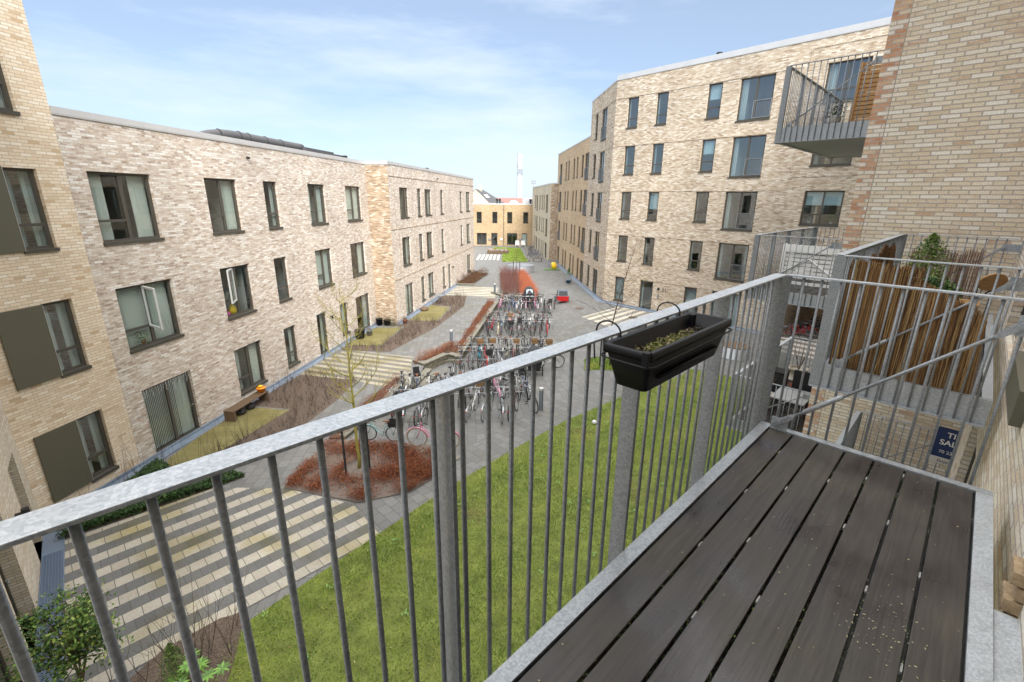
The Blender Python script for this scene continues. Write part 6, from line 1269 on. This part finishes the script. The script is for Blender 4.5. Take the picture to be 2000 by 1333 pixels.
row('nearest rack back row', [('black', 'step', ('wire_basket',)), ('white', 'step', ()), ('blue', 'step', ('child_seat',)), ('white', 'step', ()), ('black', 'diamond', ()), ('black', 'step', ('wire_basket',)), ('cream', 'step', ('wire_basket',)), ('silver', 'diamond', ()), ('black', 'step', ()), ('navy', 'step', ('wicker_basket',)), ('black', 'diamond', ()), ('pink', 'step', ())], 18.9, -U, g1, [-4.85 + i * .385 for i in range(15)])
row('second rack front row', [('grey', 'diamond', ()), ('silver', 'step', ()), ('turquoise', 'diamond', ()), ('red', 'diamond', ()), ('black', 'step', ('crate',)), ('silver', 'step', ()), ('cream', 'step', ()), ('dark red', 'step', ()), ('black', 'diamond', ())], 22.75, U, g2, [-2.55, -2.1, -1.72, -1.4, -.95, -.62, -.3, .0, .3, .6])
row('second rack back row', [('black', 'diamond', ()), ('grey', 'step', ('wicker_basket',)), ('black', 'step', ('wire_basket',)), ('cream', 'step', ('wicker_basket',)), ('white', 'step', ('wire_basket',)), ('black', 'diamond', ()), ('black', 'step', ()), ('cream', 'step', ('wicker_basket',))], 24.7, -U, g2, [-2.2 + i * .37 for i in range(12)])
row('nearest rack third row', [('black', 'step', ()), ('silver', 'diamond', ()), ('black', 'diamond', ()), ('dark red', 'step', ('wire_basket',)), ('black', 'step', ())], 20.35, U, g1, [-2.75 + i * .48 for i in range(7)])
bike(1.85, 22.45, gz(1.85, 22.4), .25, 'white', 'step', 'white bicycle standing crosswise right of the black cargo bicycle', g2, lean=.05)
row('third rack front row', [('black', 'diamond', ('wire_basket',)), ('red', 'step', ()), ('cream', 'diamond', ()), ('light blue', 'step', ()), ('black', 'step', ('crate',)), ('grey', 'diamond', ()), ('black', 'step', ('child_seat',)), ('silver', 'step', ()), ('white', 'step', ()), ('black', 'step', ('wire_basket',))], 28.85, U, g3, [-1.7 + i * .36 for i in range(12)])
row('third rack back row', [('black', 'step', ()), ('dark red', 'diamond', ()), ('silver', 'step', ('wire_basket',)), ('grey', 'step', ()), ('salmon', 'step', ('wicker_basket',)), ('white', 'diamond', ()), ('black', 'step', ()), ('silver', 'step', ('wire_basket',)), ('white', 'step', ())], 30.85, -U, g3, [-1.55 + i * .37 for i in range(12)])
row('farthest rack front row', [('pink', 'step', ()), ('black', 'step', ('wire_basket',)), ('navy', 'diamond', ()), ('blue', 'step', ()), ('silver', 'step', ()), ('dark red', 'step', ()), ('pink', 'step', ()), ('black', 'diamond', ())], 35.2, U, g4, [-.95 + i * .34 for i in range(11)])
row('farthest rack back row', [('red', 'diamond', ()), ('white', 'step', ('wire_basket',)), ('navy', 'step', ()), ('black', 'diamond', ()), ('silver', 'step', ()), ('black', 'step', ()), ('white', 'step', ()), ('black', 'step', ())], 37.2, -U, g4, [-.75 + i * .33 for i in range(10)])
bike(2.8, 34.9, gz(2.8, 34.9), U + .1, 'dark red', 'step', 'dark red bicycle with child seat parked left of the red trailer', g4, ('child_seat',))
bike(3.35, 36.0, gz(3.3, 36), U - .1, 'grey', 'diamond', 'grey bicycle hitched in front of the red trailer', g4)
# children's bicycles on the low wall
bike(-2.55, 13.72, .05, math.pi - .12, 'pink', 'step', 'pink childrens bicycle with cream tyres standing at the low stone edge', 'childrens bicycles by the near bed', ('wire_basket',), scale=1.02, lean=-.08, tyrem=cream, gm=paint('pink'))
bike(-4.4, 14.15, .05, math.pi - .1, 'teal', 'step', 'pale teal childrens bicycle with a brown saddle left of the pink one', 'childrens bicycles by the near bed', ('crate',), scale=.82, lean=-.06, saddle=brownl, gm=paint('teal'))
# bicycles in the passage
for i, (s_, v_, c_) in enumerate(((13.7, .3, 'red'), (13.85, -.3, 'red'), (14.0, -.95, 'black'), (14.0, -1.6, 'black'), (14.1, -2.3, 'navy'), (14.1, -3.0, 'black'))):
    q = FC(s_ + .55, v_ - .4, .016); bike(q[0], q[1], .016, math.atan2(dC[1], dC[0]) + .2 + random.uniform(-.1, .1), c_, 'step', '%s bicycle, %s from the opening in the dark passage' % (c_, ORD[i]), 'bicycles in the passage', lean=.1)
for i, (x, y, a) in enumerate(((2.9, 66.5, .4), (3.2, 68.2, .2), (3.0, 70, .5), (2.7, 74, 1.2))): bike(x, y, .01, a, ['black', 'silver', 'navy', 'black'][i], 'step', '%s bicycle, %s nearest along the far beige building' % (['black', 'silver', 'navy', 'black'][i], ORD[i]), 'bicycles by the far beige building')
# racks
for i, (x0, x1, y, lb) in enumerate(((-4.95, .55, 17.6, 'nearest galvanised bicycle rack'), (-2.85, 1.9, 23.72, 'second galvanised bicycle rack from the balcony'), (-1.85, 2.75, 29.85, 'third galvanised bicycle rack from the balcony'), (-1.0, 2.5, 36.2, 'farthest galvanised bicycle rack'))):
    t = tag(empty('bicycle_rack', ((x0 + x1) / 2, y, gz(0, y))), lb + ' between two rows of wheels', 'bicycle rack', 'bicycle racks'); z = gz(0, y)
    for dy in (-.3, .3):
        for h_ in (.62,): b = MB(); b.tube([(x0, y + dy, gz(x0, y) + h_), (x1, y + dy, gz(x1, y) + h_)], .014, 6); b.build('rail', K['galv'], t)
    n_ = int((x1 - x0) / .92)
    for k in range(n_ + 1):
        x = x0 + (x1 - x0) * k / n_; zz = gz(x, y); b = MB(); b.tube([(x, y - .3, zz), (x, y - .3, zz + .8), (x, y - .1, zz + .84), (x, y + .1, zz + .84), (x, y + .3, zz + .8), (x, y + .3, zz)], .012, 5); b.build('hoop', K['galv'], t)
# cargo bicycles and the red trailer
def cargo(x, y, ang, label, frame_m, can_m, win_m, hoodonly=False, s=1.0):
    z = gz(x, y); t = tag(empty('cargo_bicycle', (x, y, z)), label, 'cargo bicycle', 'cargo bicycles in the yard'); t.rotation_euler = (0, 0, ang); t.scale = (s,) * 3
    def B_(mb, name, m, smooth=False, bevel=0): o = mb.build(name, m, None, smooth, bevel=bevel); o.parent = t; return o
    b = MB(); lo = [(.15, -.28, .32), (1.0, -.28, .32), (1.0, .28, .32), (.15, .28, .32)]; hi = [(.05, -.37, .78), (1.12, -.37, .78), (1.12, .37, .78), (.05, .37, .78)]; b.add(lo + hi, [[3, 2, 1, 0], [0, 1, 5, 4], [1, 2, 6, 5], [2, 3, 7, 6], [3, 0, 4, 7]]); B_(b, 'cargo_box', frame_m)
    b = MB(); P = []
    for xx in (.08, .35, .8, 1.10):
        hh = {.08: 1.2, .35: 1.42, .8: 1.36, 1.10: 1.0}[xx]
        for j in range(9): a = math.pi * j / 8; P.append((xx, -.36 * math.cos(a) * (1 if xx < 1 else .97), .79 + (hh - .79) * math.sin(a) ** .6))
    b.add(P, [[i * 9 + j, i * 9 + j + 1, (i + 1) * 9 + j + 1, (i + 1) * 9 + j] for i in range(3) for j in range(8)] + [list(range(9)), list(range(27, 36))[::-1]]); B_(b, 'canopy', can_m, True)
    for s_ in (-1, 1):
        b = MB(); y0, y1 = (.025, .27); b.add([(1.115, s_ * y0, .86), (1.115, s_ * y1, .86), (1.09, s_ * y1 * .82, .97), (.86, s_ * y1 * .8, 1.27), (.86, s_ * y0, 1.31)], [[0, 1, 2, 3, 4]]); B_(b, 'window', win_m)
        b = MB(); b.tube([(.72 + .25 * math.cos(a), .42 * s_, .25 + .25 * math.sin(a)) for a in np.linspace(0, 6.28, 21)[:-1]], .02, 6, closed=True); b.tube([(.72, .42 * s_ - .04, .25), (.72, .42 * s_ + .04, .25)], .03, 8); 
        for k in range(8): a = k * .785; b.tube([(.72, .42 * s_, .25), (.72 + .24 * math.cos(a), .42 * s_, .25 + .24 * math.sin(a))], .004, 3)
        B_(b, 'wheel', tyre, True)
    b = MB(); b.tube([(-.75 + .32 * math.cos(a), 0, .33 + .32 * math.sin(a)) for a in np.linspace(0, 6.28, 25)[:-1]], .02, 6, closed=True); B_(b, 'wheel', tyre, True)
    b = MB(); b.tube([(.1, 0, .35), (-.3, 0, .30), (-.75, 0, .33)], .022, 6); b.tube([(-.3, 0, .3), (-.42, 0, .85)], .016, 6); b.tube([(.05, 0, .35), (-.05, 0, .8), (-.42, 0, .7)], .018, 6); b.tube([(.72, -.42, .25), (.72, .42, .25)], .02, 6); B_(b, 'frame', frame_m, True)
    b = MB(); b.tube([(-.05, -.3, 1.02), (.05, 0, 1.0), (-.05, .3, 1.02)], .014, 6); b.tube([(.05, 0, 1.0), (.04, 0, .8)], .014, 6); B_(b, 'handlebar', blk, True)
    b = MB(); b.lathe((-.45, 0, .88), [(.03, 0), (.1, .03), (.09, .06), (.01, .07)], 10); B_(b, 'saddle', blk, True)
    b = MB(); b.tube([(1.1, 0, .6), (1.15, 0, .6)], .04, 10); B_(b, 'headlamp', K['white'])
cvs = mat('black_canvas', (.03, .032, .036), .8); vin = mat('pale_vinyl_window', (.32, .37, .41), .25)
cargo(1.12, 22.2, -U - .02, 'black cargo bicycle with a hooded box and two pale windows, in the second rack', blk, cvs, vin)
cargo(1.3, 37.4, -U + .05, 'black hooded cargo bicycle with one pale window at the back of the farthest rack', blk, cvs, vin, s=1.15)
x, y = 4.1, 37.3; z = gz(x, y); t = tag(empty('bicycle_trailer', (x, y, z)), 'red and grey covered childrens bicycle trailer at the far right of the racks', 'trailer')
rc = mat('red_canvas', (.50, .010, .012), .6); gc = mat('grey_canvas', (.10, .12, .15), .6)
b = MB(); b.add([(x - .42, y - .45, z + .2), (x + .42, y - .45, z + .2), (x + .42, y + .5, z + .2), (x - .42, y + .5, z + .2), (x - .45, y - .55, z + .62), (x + .45, y - .55, z + .62), (x + .45, y + .5, z + .62), (x - .45, y + .5, z + .62)], [[3, 2, 1, 0], [0, 1, 5, 4], [1, 2, 6, 5], [2, 3, 7, 6], [3, 0, 4, 7]]); b.build('tub', rc, t)
b = MB(); b.add([(x - .45, y - .55, z + .621), (x + .45, y - .55, z + .621), (x + .45, y + .5, z + .621), (x - .45, y + .5, z + .621), (x - .4, y - .25, z + 1.05), (x + .4, y - .25, z + 1.05), (x + .4, y + .45, z + 1.0), (x - .4, y + .45, z + 1.0)], [[0, 1, 5, 4], [1, 2, 6, 5], [2, 3, 7, 6], [3, 0, 4, 7], [4, 5, 6, 7]]); b.build('canopy', gc, t)
b = MB(); b.add([(x - .36, y - .54, z + .66), (x + .36, y - .54, z + .66), (x + .33, y - .31, z + 1.0), (x - .33, y - .31, z + 1.0)], [[0, 1, 2, 3]]); b.build('window', cvs, t)
for s_ in (-1, 1): b = MB(); b.tube([(x + .52 * s_, y + .1 + .25 * math.cos(a), z + .26 + .25 * math.sin(a)) for a in np.linspace(0, 6.28, 21)[:-1]], .02, 6, closed=True); b.tube([(x + .5 * s_, y + .1, z + .26), (x + .45 * s_, y + .1, z + .26)], .03, 8); b.build('wheel', tyre, t, True)
b = MB(); b.tube([(x - .3, y - .5, z + .25), (x - .6, y - 1.0, z + .3)], .016, 6); b.build('drawbar', K['galvd'], t)
# black covered bag bike panniers
t = tag(empty('bicycle_cover', (-4.55, 17.6, gz(-4.5, 17.6))), 'black rain cover over a bicycle at the left end of the nearest rack', 'cover'); z = gz(-4.5, 17.6)
b = MB(); P = []
for i in range(9):
    xx = -.5 + i * .13; hh = 1.0 - .25 * abs(i - 3) / 4 + rng.normal(0, .02)
    P += [(-4.75 + rng.normal(0, .02), 17.6 + xx, z + .35), (-4.62, 17.6 + xx, z + hh * .8), (-4.52, 17.6 + xx, z + hh), (-4.42, 17.6 + xx, z + hh * .8), (-4.28 + rng.normal(0, .02), 17.6 + xx, z + .35)]
b.add(P, [[i * 5 + j, i * 5 + j + 1, (i + 1) * 5 + j + 1, (i + 1) * 5 + j] for i in range(8) for j in range(4)]); b.build('sheet', cvs, t, True)
